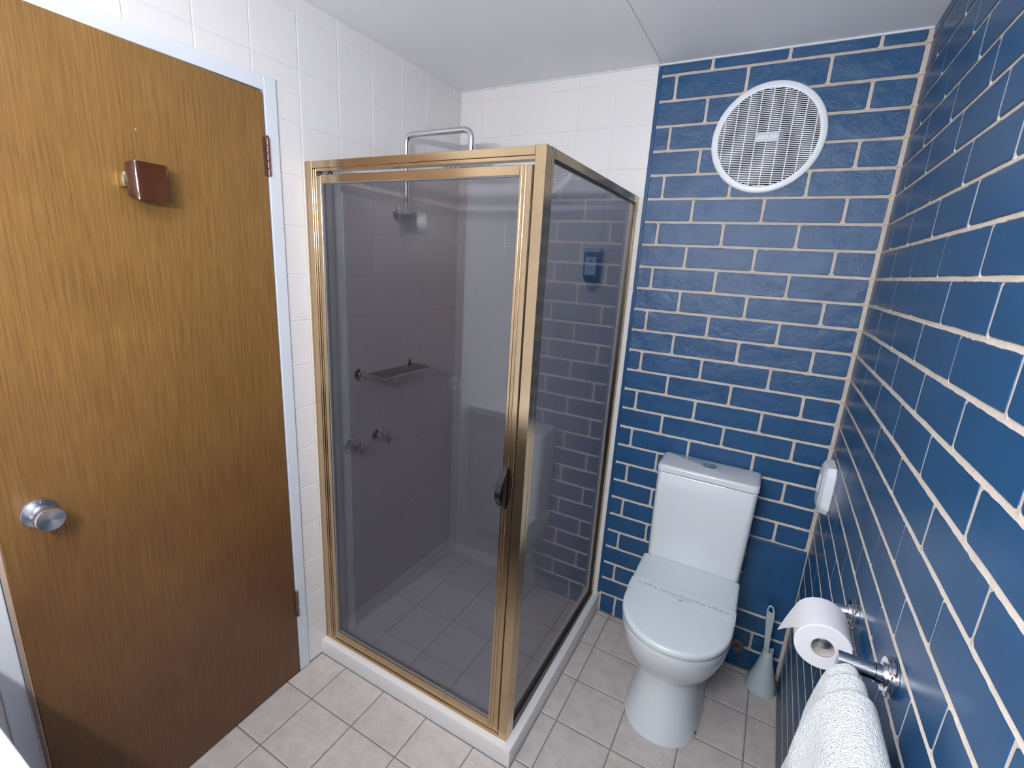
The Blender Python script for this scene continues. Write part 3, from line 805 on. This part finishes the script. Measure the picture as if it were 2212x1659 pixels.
for i, (l_) in enumerate((0.018, 0.030, 0.034, 0.034, 0.030)):
    z = 1.650 - (0 if i == 0 else 0.008) - i*0.0062; box(bm, (XC-l_/2, -0.0596, z), (XC+l_/2, -0.0591, z+0.0008))
link('label_print', bm, M_NAVY, lb)

# ---------------------------------------------------------------- exhaust fan grille
VX, VZ = 1.2966, 2.1030
vent = tag(empty('exhaust_fan', (VX, 0.0, VZ-0.178)), 'round white exhaust fan grille high on blue brick wall', 'vent')
bm = B()
lathe(bm, [(0.1785, -0.0004), (0.1785, 0.003), (0.1770, 0.0062), (0.174, 0.0082), (0.1580, 0.0090), (0.1565, 0.0084), (0.1560, 0.0045), (0.1565, -0.0004)], axis((VX, -0.0002, VZ), (0, -1, 0)), 96, cap0=False, cap1=False)
link('rim', bm, M_WPLAST, vent, smooth=True, angle=0.8)
bm = B(); lathe(bm, [(0.1560, -0.0006), (0.1560, 0.0004)], axis((VX, -0.0006, VZ), (0, -1, 0)), 64); link('dark_backing', bm, M_DARK, vent)
bm = B(); R_ = 0.1568; n = 53; p = 2*R_/n
for i in range(n):
    z = -R_ + p*(i+0.5); zz = abs(z)+p*0.3
    if zz < R_:
        hw = math.sqrt(R_*R_-zz*zz)
        # slat tilted: front lower edge
        box(bm, (VX-hw, -0.0082, VZ+z-p*0.22), (VX+hw, -0.0074, VZ+z+p*0.22))
for k in range(-4, 5):
    x = k*0.0350; hh = math.sqrt(R_*R_-x*x)-0.001
    box(bm, (VX+x-0.0014, -0.0088, VZ-hh), (VX+x+0.0014, -0.0060, VZ+hh))
link('grille_slats', bm, M_WPLAST, vent)
bm = B(); box(bm, (VX-0.035, -0.0104, VZ-0.0135), (VX+0.035, -0.0080, VZ+0.0165), 0.0008, 1); badge = link('name_badge', bm, M_BADGE, vent)
def text_mesh(name, s, size, m, parent, mat, shear=0.0, ext=0.0004, sx_=1.0, off=0.0):
    cu = bpy.data.curves.new(name, 'FONT'); cu.body = s; cu.size = size; cu.align_x = 'CENTER'; cu.align_y = 'CENTER'
    cu.shear = shear; cu.extrude = ext; cu.resolution_u = 3; cu.space_character = 1.0; cu.offset = off
    tmp = bpy.data.objects.new('tmp_text', cu); COL.objects.link(tmp)
    dg = bpy.context.evaluated_depsgraph_get(); dg.update()
    me = bpy.data.meshes.new_from_object(tmp.evaluated_get(dg)); bpy.data.objects.remove(tmp)
    me.transform(Matrix.Diagonal((sx_, 1, 1, 1))); me.transform(mat)
    me.name = name
    if parent is not None: me.transform(Matrix.Translation(-wloc(parent)))
    me.materials.clear(); me.materials.append(m)
    o = bpy.data.objects.new(name, me); COL.objects.link(o); o.parent = parent
    return o
text_mesh('lettering', 'AIRFLOW', 0.0155, simple('white_raised_letters', (0.9, 0.92, 0.95), 0.3), badge,
          Matrix.Translation(Vector((VX, -0.0106, VZ+0.0015))) @ Matrix.Rotation(PI/2, 4, 'X'), 0.35, 0.0003, 0.92)

# ---------------------------------------------------------------- white box on the right wall
bm = B()
def slabx(bm, rings):
    rr = [[bm.verts.new((x, y, z)) for y, z in poly] for x, poly in rings]
    for a, b in zip(rr, rr[1:]):
        for i in range(len(a)):
            j = (i+1) % len(a); bm.faces.new((a[i], a[j], b[j], b[i]))
    bm.faces.new(rr[0]); bm.faces.new(rr[-1])
def octo(yc, zc, hy, hz, c): return [(yc-hy+c, zc-hz), (yc+hy-c, zc-hz), (yc+hy, zc-hz+c*1.3), (yc+hy, zc+hz-c*1.3), (yc+hy-c, zc+hz), (yc-hy+c, zc+hz), (yc-hy, zc+hz-c*1.3), (yc-hy, zc-hz+c*1.3)]
AY, AZ = -0.143, 0.952
slabx(bm, [(W-0.0005, octo(AY, AZ, 0.067, 0.082, 0.018)), (W-0.004, octo(AY, AZ, 0.069, 0.084, 0.018)), (W-0.026, octo(AY, AZ, 0.067, 0.081, 0.020)), (W-0.036, octo(AY, AZ, 0.054, 0.066, 0.022)), (W-0.037, octo(AY, AZ, 0.050, 0.062, 0.021))])
bmesh.ops.bevel(bm, geom=[e for e in bm.edges if min(e.verts[0].co.x, e.verts[1].co.x) < W-0.02], offset=0.002, segments=2, affect='EDGES')
fr = tag(link('air_freshener', bm, M_WPLAST, smooth=True, angle=0.45), 'white chamfered plastic air freshener box on the blue wall', 'air freshener'); origin(fr)
bm = B(); n = 28
for rr_, (h0, h1), m_ in ((0.022, (0.0372, 0.0392), None),):
    ring = []
    for s_, h in ((1.0, h0), (0.96, h1), (0.70, h1), (0.66, h0+0.0003)):
        ring.append([bm.verts.new((W-h, AY+0.004+s_*0.019*math.cos(2*PI*i/n), AZ+0.004+s_*0.034*math.sin(2*PI*i/n))) for i in range(n)])
    for a, b in zip(ring, ring[1:]):
        for i in range(n):
            j = (i+1) % n; bm.faces.new((a[i], a[j], b[j], b[i]))
    bm.faces.new(ring[-1]); bm.faces.new(ring[0])
oval = link('oval_vent', bm, simple('pale_inner_plastic', (0.85, 0.87, 0.9), 0.3), fr, smooth=True, angle=0.6)
bm = B(); box(bm, (W-0.0386, AY-0.004, AZ-0.008), (W-0.0372, AY+0.010, AZ+0.014), 0.0004, 1); link('gel_window', bm, M_PINK, oval)

# ---------------------------------------------------------------- toilet
TX = 1.302
toilet = tag(empty('toilet', (TX, -0.30, 0.0)), 'white close coupled toilet against the blue brick wall', 'toilet')
def dring(z, hw, yf, yb, n=28, sq=0.5, taper=1.0):
    """D outline: straight sides from the back, rounded front. hw half width at sides, yf front tip"""
    pts = []; L = min(hw*1.12, (yb-yf)*0.9); ym = yf + L
    pts.append((-hw*taper, yb)); pts.append((-hw*(taper*0.4+0.6), (yb*0.6+ym*0.4))); 
    for i in range(n+1):
        a = PI + PI*i/n
        ca, sa = math.cos(a), math.sin(a)
        pts.append((math.copysign(abs(ca)**0.94, ca)*hw, ym + math.copysign(abs(sa)**0.94, sa)*L))
    pts.append((hw*(taper*0.4+0.6), (yb*0.6+ym*0.4))); pts.append((hw*taper, yb))
    return [Vector((TX-0.0025+x, y, z)) for x, y in pts]
def loft(rings, cap=(True, True)):
    bm = B(); rr = [[bm.verts.new(p) for p in r] for r in rings]
    for a, b in zip(rr, rr[1:]):
        for i in range(len(a)):
            j = (i+1) % len(a); bm.faces.new((a[i], a[j], b[j], b[i]))
    if cap[0]: bm.faces.new(rr[0])
    if cap[1]: bm.faces.new(rr[-1])
    return bm
YB = -0.012
pan = loft([dring(0.001, 0.137, -0.545, YB), dring(0.010, 0.1345, -0.541, YB), dring(0.05, 0.126, -0.528, YB), dring(0.12, 0.113, -0.508, YB), dring(0.18, 0.106, -0.496, YB), dring(0.225, 0.104, -0.492, YB), dring(0.238, 0.1055, -0.495, YB),
            dring(0.246, 0.115, -0.510, YB), dring(0.262, 0.129, -0.535, YB), dring(0.290, 0.146, -0.563, YB), dring(0.330, 0.163, -0.590, YB), dring(0.380, 0.177, -0.613, YB), dring(0.425, 0.1835, -0.625, YB), dring(0.447, 0.1835, -0.627, YB), dring(0.452, 0.180, -0.624, YB)])
link('pan', pan, M_PORC, toilet, smooth=True, angle=0.9)
LB = -0.166
def lring(z, inset_, zf=None):
    r = dring(z, 0.1850-inset_, -0.636+inset_, LB-0.0005)
    return [Vector((p.x, p.y, p.z + (0.014*(1-(LB-p.y)/0.47)))) for p in r]
lid = loft([lring(0.4535, 0.003), lring(0.4560, 0.0), lring(0.4700, 0.0), lring(0.4755, 0.002), lring(0.4785, 0.006), lring(0.4795, 0.013)])
link('seat_lid', lid, M_SEAT, toilet, smooth=True, angle=0.9)
# cistern, slightly tapering towards its foot
def cring(z, hw, yf, yb=-0.012, r=0.022, n=6):
    pts = []
    for cx_, cy_, a0 in ((-hw+r, yb-0.006, PI), (None, None, None)):
        pass
    c = [(-hw+r, yf+r, PI, 1.5*PI), (hw-r, yf+r, 1.5*PI, 2*PI), (hw-0.006, yb-0.006, 0, 0.5*PI), (-hw+0.006, yb-0.006, 0.5*PI, PI)]
    for i, (cx_, cy_, a0, a1) in enumerate(c):
        rr = r if i < 2 else 0.006
        for k in range(n+1):
            a = a0+(a1-a0)*k/n; pts.append(Vector((TX+cx_+rr*math.cos(a), cy_+rr*math.sin(a), z)))
    return pts
ct = loft([cring(0.456, 0.168, -0.160), cring(0.490, 0.1745, -0.1625), cring(0.500, 0.1755, -0.163), cring(0.70, 0.1795, -0.165), cring(0.8625, 0.1815, -0.166), cring(0.8655, 0.1795, -0.164)])
link('cistern', ct, M_PORC, toilet, smooth=True, angle=0.7)
cl = loft([cring(0.8692, 0.1815, -0.1665), cring(0.8702, 0.1835, -0.1685), cring(0.889, 0.1840, -0.169), cring(0.8935, 0.1825, -0.1675), cring(0.8965, 0.178, -0.163), cring(0.8980, 0.172, -0.157)])
clid = link('cistern_lid', cl, M_PORC, toilet, smooth=True, angle=0.7)
bm = B(); lathe(bm, [(0.026, 0.0), (0.026, 0.003), (0.023, 0.0045), (0.0215, 0.0035), (0.0, 0.0035)], Matrix.Translation(Vector((TX, -0.070, 0.8975))), 40, cap1=False)
fb = link('flush_button', bm, M_CHROME, clid, smooth=True, angle=0.5)
fb.name = 'flush_button'
for y in (-0.25, ):
    bm = B(); lathe(bm, [(0.008, 0), (0.008, 0.003), (0.004, 0.007)], axis((TX+0.1225, -0.47, 0.045), (1, -0.35, 0)), 16); link('fixing_cap', bm, M_CHROME, toilet, smooth=True, angle=0.6)

# wall stop valve seen beside the pan
bm = B(); lathe(bm, [(0.030, 0.001), (0.030, 0.006), (0.024, 0.010), (0.024, 0.014), (0.014, 0.016), (0.010, 0.030)], axis((1.522, 0, 0.105), (0, -1, 0)), 28)
tag(origin(link('stop_valve', bm, simple('dull_grey_valve', (0.11, 0.10, 0.11), 0.45), smooth=True, angle=0.6)), 'dull grey water valve flange low behind the toilet', 'valve')

# paper band across the lid
band = empty('paper_band', (TX, -0.372, 0.485))
tag(band, 'white printed paper hygiene band across the toilet lid', 'paper band')
def lidz(y, dz): return 0.4795 + 0.014*(1-(LB-y)/0.47) + dz
bm = B(); ys = (-0.408, -0.336); xs = [-0.187, -0.186, -0.178, -0.168] + [-0.15+0.3*i/8 for i in range(9)] + [0.168, 0.178, 0.186, 0.187]
def bz(x, y):
    a = abs(x)
    if a < 0.169: return lidz(y, 0.0010)
    if a < 0.18: return lidz(y, -0.001)
    if a < 0.1865: return lidz(y, -0.006)
    return lidz(y, -0.026)
rows_ = []
for dz in (0.0, 0.0006):
    for y in ys: rows_.append([bm.verts.new((TX+x*(1+dz*1.2), y, bz(x, y)+dz)) for x in xs])
a, b, c, d = rows_
for r__ in rows_:
    for v_ in r__: v_.co.x -= 0.0028
for i in range(len(xs)-1):
    for p_, q_ in ((a, b), (b, d), (d, c), (c, a)): bm.faces.new((p_[i], p_[i+1], q_[i+1], q_[i]))
bm.faces.new((a[0], b[0], d[0], c[0])); bm.faces.new((a[-1], b[-1], d[-1], c[-1]))
link('paper_strip', bm, M_PAPER, band, smooth=True, angle=0.8)
def onlid(x, y): return Matrix.Translation(Vector((TX+x, y, lidz(y, 0.0018)))) @ Matrix.Rotation(0.03, 4, 'X')
text_mesh('lettering', 'Hygienically Cleaned & Sealed', 0.0165, M_INK, band, onlid(0.0, -0.364), 0.5, 0.0001, 0.80, -0.00018)
text_mesh('lettering', 'for your protection', 0.0085, M_INK, band, onlid(0.0, -0.3785), 0.5, 0.0001, 1.0, -0.00010)
bm = B(); box(bm, (TX-0.008, -0.3890, lidz(-0.39, 0.0016)), (TX+0.006, -0.3855, lidz(-0.386, 0.0022)))
link('printed_mark', bm, M_INK, band)
for s_ in (-1, 1):     # scroll ornaments: long tails and curls
    bm = B()
    base = [(s_*(0.106+0.062*i/16), -0.360 + 0.0050*math.sin(i/16*PI*2.0)) for i in range(17)]
    tube(bm, [(TX+x, y, lidz(y, 0.0018)) for x, y in base], 0.0005, 6)
    base = [(s_*(0.104+0.055*i/16), -0.366 + 0.0045*math.sin(i/16*PI*2.0+0.9)) for i in range(17)]
    tube(bm, [(TX+x, y, lidz(y, 0.0018)) for x, y in base], 0.0004, 6)
    for cx_, r0 in ((0.114, 0.0055), (0.131, 0.0040)):
        sp_ = []
        for i in range(22):
            a_ = i/21*PI*3; r_ = r0*(1-i/26); x = s_*(cx_)+s_*r_*math.cos(a_); y = -0.363+r_*math.sin(a_); sp_.append((TX+x, y, lidz(y, 0.0018)))
        tube(bm, sp_, 0.0004, 6)
    lathe(bm, [(0.0030, 0), (0.0030, 0.0004)], Matrix.Translation(Vector((TX+s_*0.096, -0.366, lidz(-0.366, 0.0016)))), 10)
    link('scroll_ornament', bm, M_INK, band)

# ---------------------------------------------------------------- toilet brush
brs = tag(empty('toilet_brush', (1.631, -0.063, 0.0)), 'pale grey toilet brush in a cone holder beside toilet', 'toilet brush')
bm = B(); seg = 32; prof = [(0.0585, 0.0005), (0.0580, 0.010), (0.0545, 0.028), (0.046, 0.055), (0.036, 0.090), (0.0275, 0.125), (0.0215, 0.155), (0.0185, 0.180)]
rings = []
mt = Matrix.Translation(Vector((1.631, -0.063, 0)))
for r_, h in prof + [(0.0182, 0.187), (0.0168, 0.187), (0.0165, 0.178), (0.020, 0.150)]:
    ring = []
    for i in range(seg):
        a = 2*PI*i/seg; hh = h
        if h > 0.186: hh = h + 0.012*max(0, math.cos(2*a-0.6))**2 - 0.006
        ring.append(bm.verts.new(mt @ Vector((r_*math.cos(a), r_*math.sin(a), hh))))
    rings.append(ring)
for a, b in zip(rings, rings[1:]):
    for i in range(seg):
        j = (i+1) % seg; bm.faces.new((a[i], a[j], b[j], b[i]))
bm.faces.new(rings[0]); bm.faces.new(rings[-1])
link('holder', bm, M_GPLAST, brs, smooth=True, angle=1.0)
bm = B(); hx, hy = 1.631, -0.063; lean = -0.0165
def hp(u, z): t = (z-0.16)/0.22; return (hx + u*0.90 + lean*t - 0.006, hy - u*0.35, z)
loop = [hp(-0.007, 0.150), hp(-0.007, 0.20), hp(-0.0090, 0.26), hp(-0.0125, 0.33), hp(-0.012, 0.360), hp(-0.007, 0.375), hp(0, 0.380), hp(0.007, 0.375), hp(0.012, 0.360), hp(0.0125, 0.33), hp(0.0090, 0.26), hp(0.007, 0.20), hp(0.007, 0.150)]
tube(bm, loop, 0.0036, 10)
pl = [hp(-0.006, 0.150), hp(-0.008, 0.26), hp(-0.0105, 0.352), hp(0.0105, 0.352), hp(0.008, 0.26), hp(0.006, 0.150)]
dn = Vector((0.35, 0.90, 0)).normalized()*0.0012
f0 = [bm.verts.new(Vector(p_)+dn) for p_ in pl]; f1 = [bm.verts.new(Vector(p_)-dn) for p_ in pl]
bm.faces.new(f0); bm.faces.new(f1)
for i in range(6): j = (i+1) % 6; bm.faces.new((f0[i], f0[j], f1[j], f1[i]))
link('handle', bm, M_GPLAST, brs, smooth=True, angle=0.8)

# ---------------------------------------------------------------- toilet roll and holder
RX, RZ = 1.6265, 0.8975; RY0, RY1 = -0.846, -0.944
hold = tag(empty('toilet_roll_holder', (W, -0.835, 0.92)), 'chrome toilet roll holder on the right brick wall', 'roll holder')
PZ = RZ + 0.0125
bm = B(); lathe(bm, [(0.032, 0.0005), (0.032, 0.006), (0.0305, 0.008), (0.0305, 0.011), (0.029, 0.013), (0.018, 0.0135), (0.0175, 0.017), (0.0115, 0.018)], axis((W, -0.822, PZ+0.012), (-1, 0, 0)), 40)
link('wall_flange', bm, M_CHROME, hold, smooth=True, angle=0.5)
bm = B(); tube(bm, bend([(W-0.012, -0.822, PZ+0.012), (RX+0.002, -0.822, PZ+0.002), (RX+0.002, -0.840, PZ)], 0.010, 4), 0.0140, 20); tube(bm, [(RX+0.002, -0.830, PZ-0.002), (RX+0.002, -0.9385, PZ-0.003)], 0.0112, 20)
link('arm', bm, M_CHROME, hold, smooth=True, angle=0.7)
bm = B(); lathe(bm, [(0.0112, 0), (0.0120, 0.0006), (0.0120, 0.0035), (0.0105, 0.0045)], axis((RX+0.002, -0.938, PZ-0.003), (0, -1, 0)), 24)
link('end_cap', bm, M_SATIN, hold, smooth=True, angle=0.6)
roll = tag(empty('toilet_roll', (RX, (RY0+RY1)/2, RZ-0.052)), 'white toilet roll with its end folded to a point', 'toilet roll')
bm = B()
lathe(bm, [(0.0215, 0.0), (0.0500, 0.0), (0.0515, 0.0015), (0.0515, 0.030), (0.0512, 0.0315), (0.0515, 0.033), (0.0515, 0.0965), (0.0500, 0.098), (0.0215, 0.098)], axis((RX, RY1, RZ), (0, 1, 0)), 56, False, False)
link('paper_roll', bm, M_TISSUE, roll, smooth=True, angle=0.6)
bm = B(); lathe(bm, [(0.0200, 0.001), (0.0213, 0.001), (0.0213, 0.097), (0.0200, 0.097)], axis((RX, RY1, RZ), (0, 1, 0)), 32, False, False)
a0 = list(bm.verts)
link('cardboard_core', bm, simple('cardboard', (0.55, 0.52, 0.50), 0.9), roll, smooth=True, angle=0.6)
# the loose end: wraps over the top, leaves it tangentially and folds to a V
bm = B(); R2 = 0.0522; top = []
TIP = Vector((1.5525, -0.868, 0.849))
strips = []
for i in range(9):
    a = math.radians(20 + 128*i/8 - 0)     # angle from +x over the top towards -x
    strips.append((Vector((RX+R2*math.cos(a), RY0-0.001, RZ+R2*math.sin(a))), Vector((RX+R2*math.cos(a), RY1+0.001, RZ+R2*math.sin(a)))))
a = math.radians(148); p0, p1 = strips[-1]
sheet = list(strips)
for i in range(1, 7):
    t = i/6; c0 = p0.lerp(TIP, t); c1 = p1.lerp(TIP, t); sg = Vector((-0.001, 0, 0.002))*math.sin(PI*t)
    if i == 6: c0 = TIP+Vector((0, 0.0008, 0)); c1 = TIP-Vector((0, 0.0008, 0))
    sheet.append((c0+sg, c1+sg))
outer = []; inner = []
for i, (p, q) in enumerate(sheet):
    a_, b_ = sheet[max(0, i-1)][0], sheet[min(len(sheet)-1, i+1)][0]
    nrm = Vector((b_.z-a_.z, 0, -(b_.x-a_.x))).normalized()*0.0009
    if nrm.dot(p-Vector((RX, p.y, RZ-0.05))) < 0: nrm = -nrm
    outer.append((bm.verts.new(p+nrm), bm.verts.new(q+nrm))); inner.append((bm.verts.new(p), bm.verts.new(q)))
for (a_, b_), (c_, d_), (e_, f_), (g_, h_) in zip(outer, outer[1:], inner, inner[1:]):
    bm.faces.new((a_, b_, d_, c_)); bm.faces.new((e_, g_, h_, f_)); bm.faces.new((a_, c_, g_, e_)); bm.faces.new((b_, f_, h_, d_))
bm.faces.new((outer[0][0], inner[0][0], inner[0][1], outer[0][1])); bm.faces.new((outer[-1][0], outer[-1][1], inner[-1][1], inner[-1][0]))
link('folded_end', bm, M_TISSUE, roll, smooth=True, angle=1.2)

# ---------------------------------------------------------------- towel rail and towel
TY, TZ_ = -1.118, 1.010; BX = 1.628
rail = tag(empty('towel_rail', (W, TY, TZ_)), 'chrome towel rail on the right wall under the towel', 'towel rail')
bm = B(); lathe(bm, [(0.0325, 0.0005), (0.0325, 0.006), (0.031, 0.008), (0.031, 0.011), (0.0295, 0.013), (0.0200, 0.0132), (0.0198, 0.0142), (0.0175, 0.0142), (0.0175, 0.016), (0.0150, 0.0165)], axis((W, TY, TZ_), (-1, 0, 0)), 48)
link('wall_flange', bm, M_CHROME, rail, smooth=True, angle=0.4)
bm = B(); tube(bm, [(W-0.012, TY, TZ_), (W-0.026, TY, TZ_)], 0.0155, 28); tube(bm, [(W-0.0265, TY, TZ_), (BX-0.013, TY, TZ_)], 0.0142, 28)
link('post', bm, M_CHROME, rail, smooth=True, angle=0.5)
bm = B(); tube(bm, [(BX, TY-0.008, TZ_-0.001), (BX, -1.80, TZ_-0.001)], 0.0072, 20); link('bar', bm, M_CHROME, rail, smooth=True, angle=0.5)
bm = B(); lathe(bm, [(0.0325, 0.0005), (0.0325, 0.008), (0.029, 0.013), (0.0128, 0.0135), (0.0118, W-BX+0.012)], axis((W, -1.808, TZ_), (-1, 0, 0)), 32); link('end_post', bm, M_CHROME, rail, smooth=True, angle=0.5)

def towel():
    bm = B(); rows2 = []
    rr = random.Random(5)
    ys = [-1.1385, -1.140, -1.146, -1.155, -1.168, -1.1745, -1.178, -1.186, -1.198, -1.2100, -1.2150, -1.2190, -1.230, -1.245, -1.27, -1.30, -1.34, -1.39, -1.45, -1.52, -1.60, -1.66, -1.664]
    nU = 44
    for yi, y in enumerate(ys):
        d = -1.1385 - y
        # layers stepping up: outer wrap adds thickness further from the end
        th = 0.0075 + (0.0065 if d > 0.036 else 0.0065*max(0, (d-0.030)/0.006) if d > 0.030 else 0)
        th += 0.007 if d > 0.080 else (0.007*max(0, (d-0.0715)/0.0085) if d > 0.0715 else 0)
        th += 0.004*min(1, d/0.25)
        if yi in (0, len(ys)-1): th *= 0.55
        elif yi == 1 or yi == len(ys)-2: th *= 0.85
        row = []
        for u in range(nU):
            t = u/(nU-1)*2-1          # -1 room side hem .. +1 wall side hem
            s = abs(t); side = -1 if t < 0 else 1
            if s < 0.16:
                a = s/0.16*PI/2
                x = side*math.sin(a)*(0.0075+th); z = math.cos(a)*(0.0075+th)
            else:
                q = (s-0.16)/0.84; drop = q*0.42
                flare = (0.010+0.020*min(1, q*4)**0.8 + 0.012*q) if side < 0 else (0.006*min(1, q*6)+0.030*min(1, q*2.2))
                wav = 0.0045*math.sin(y*34+q*5+side)*min(1, q*5) + 0.003*math.sin(y*71+q*9)*min(1, q*5)
                x = side*(0.0075+th+flare) + side*wav; z = -drop + 0.0
                if side > 0: x = min(x, W-0.004-BX)
            row.append(Vector((BX+x, y + 0.004*math.sin(s*11)*min(1, s*2), TZ_+z)))
        rows2.append(row)
    # close the section underneath with an inner skin
    full = []
    for row in rows2:
        inner = []
        for k, p in enumerate(reversed(row)):
            c = Vector((BX, p.y, min(p.z, TZ_)))
            v = p-c; L = v.length
            inner.append(c + v*(max(0.0078, L-0.022)/max(L, 1e-6)) if L > 0.0078 else p*1.0)
        full.append(row+inner)
    V = [[bm.verts.new(p) for p in r] for r in full]
    n = len(V[0])
    for a, b in zip(V, V[1:]):
        for i in range(n):
            j = (i+1) % n; bm.faces.new((a[i], a[j], b[j], b[i]))
    for k in (0, -1):
        r = V[k]; m_ = n//2
        for i in range(m_-1): bm.faces.new((r[i], r[i+1], r[n-2-i], r[n-1-i]))
    return bm
tw = tag(link('hand_towel', towel(), M_TOWEL, smooth=True), 'fluffy white folded towel draped over the chrome rail', 'towel')
sub = tw.modifiers.new('sub', 'SUBSURF'); sub.levels = 2; sub.render_levels = 2
origin(tw)
tx = bpy.data.textures.new('terry', 'CLOUDS'); tx.noise_scale = 0.006; tx.noise_depth = 1
dm = tw.modifiers.new('fuzz', 'DISPLACE'); dm.texture = tx; dm.strength = 0.0009; dm.mid_level = 0.5

# ---------------------------------------------------------------- vanity corner, lamp behind the camera
van = tag(empty('vanity', (0.55, -2.1, 0.0)), 'white vanity top corner at the lower left edge', 'vanity')
bm = B(); box(bm, (0.002, NEAR+0.001, 0.815), (1.08, -1.842, 0.850), 0.006, 3); link('worktop', bm, M_WPLAST, van, smooth=True, angle=0.6)
bm = B(); box(bm, (0.03, NEAR+0.002, 0.10), (1.05, -1.885, 0.815)); link('cabinet', bm, M_CAB, van)
for i in range(2):
    bm = B(); box(bm, (0.035+i*0.508, -1.885, 0.11), (0.537+i*0.508, -1.867, 0.805), 0.002, 1); link('cabinet_door', bm, M_CAB, van)
bm = B(); box(bm, (0.05, NEAR+0.003, 0.001), (1.03, -1.93, 0.10)); link('plinth', bm, M_DARK, van)
lampo = tag(empty('wall_lamp', (LAMP[0], NEAR, LAMP[2])), 'white tube lamp on the wall behind the camera', 'lamp')
bm = B(); box(bm, (LAMP[0]-0.33, NEAR-0.0075, LAMP[2]-0.05), (LAMP[0]+0.33, NEAR+0.05, LAMP[2]+0.05), 0.006, 2); link('lamp_body', bm, M_WPLAST, lampo)
bm = B(); tube(bm, [(LAMP[0]-0.30, LAMP[1], LAMP[2]), (LAMP[0]+0.30, LAMP[1], LAMP[2])], 0.016, 10)
link('glowing_tube', bm, simple('lit_lamp_tube', (0.9, 0.9, 0.9), 0.5, emit=(0.975, 0.98, 1.0, 375.0)), lampo)
bm = B(); box(bm, (0.64, -1.86, H-0.030), (0.86, -1.64, H-0.0005), 0.006, 2)  # housing added to go with the overhead fill light
tag(origin(link('ceiling_fill_lamp', bm, M_WPLAST)), 'added white square fill lamp on the ceiling, out of view', 'lamp')
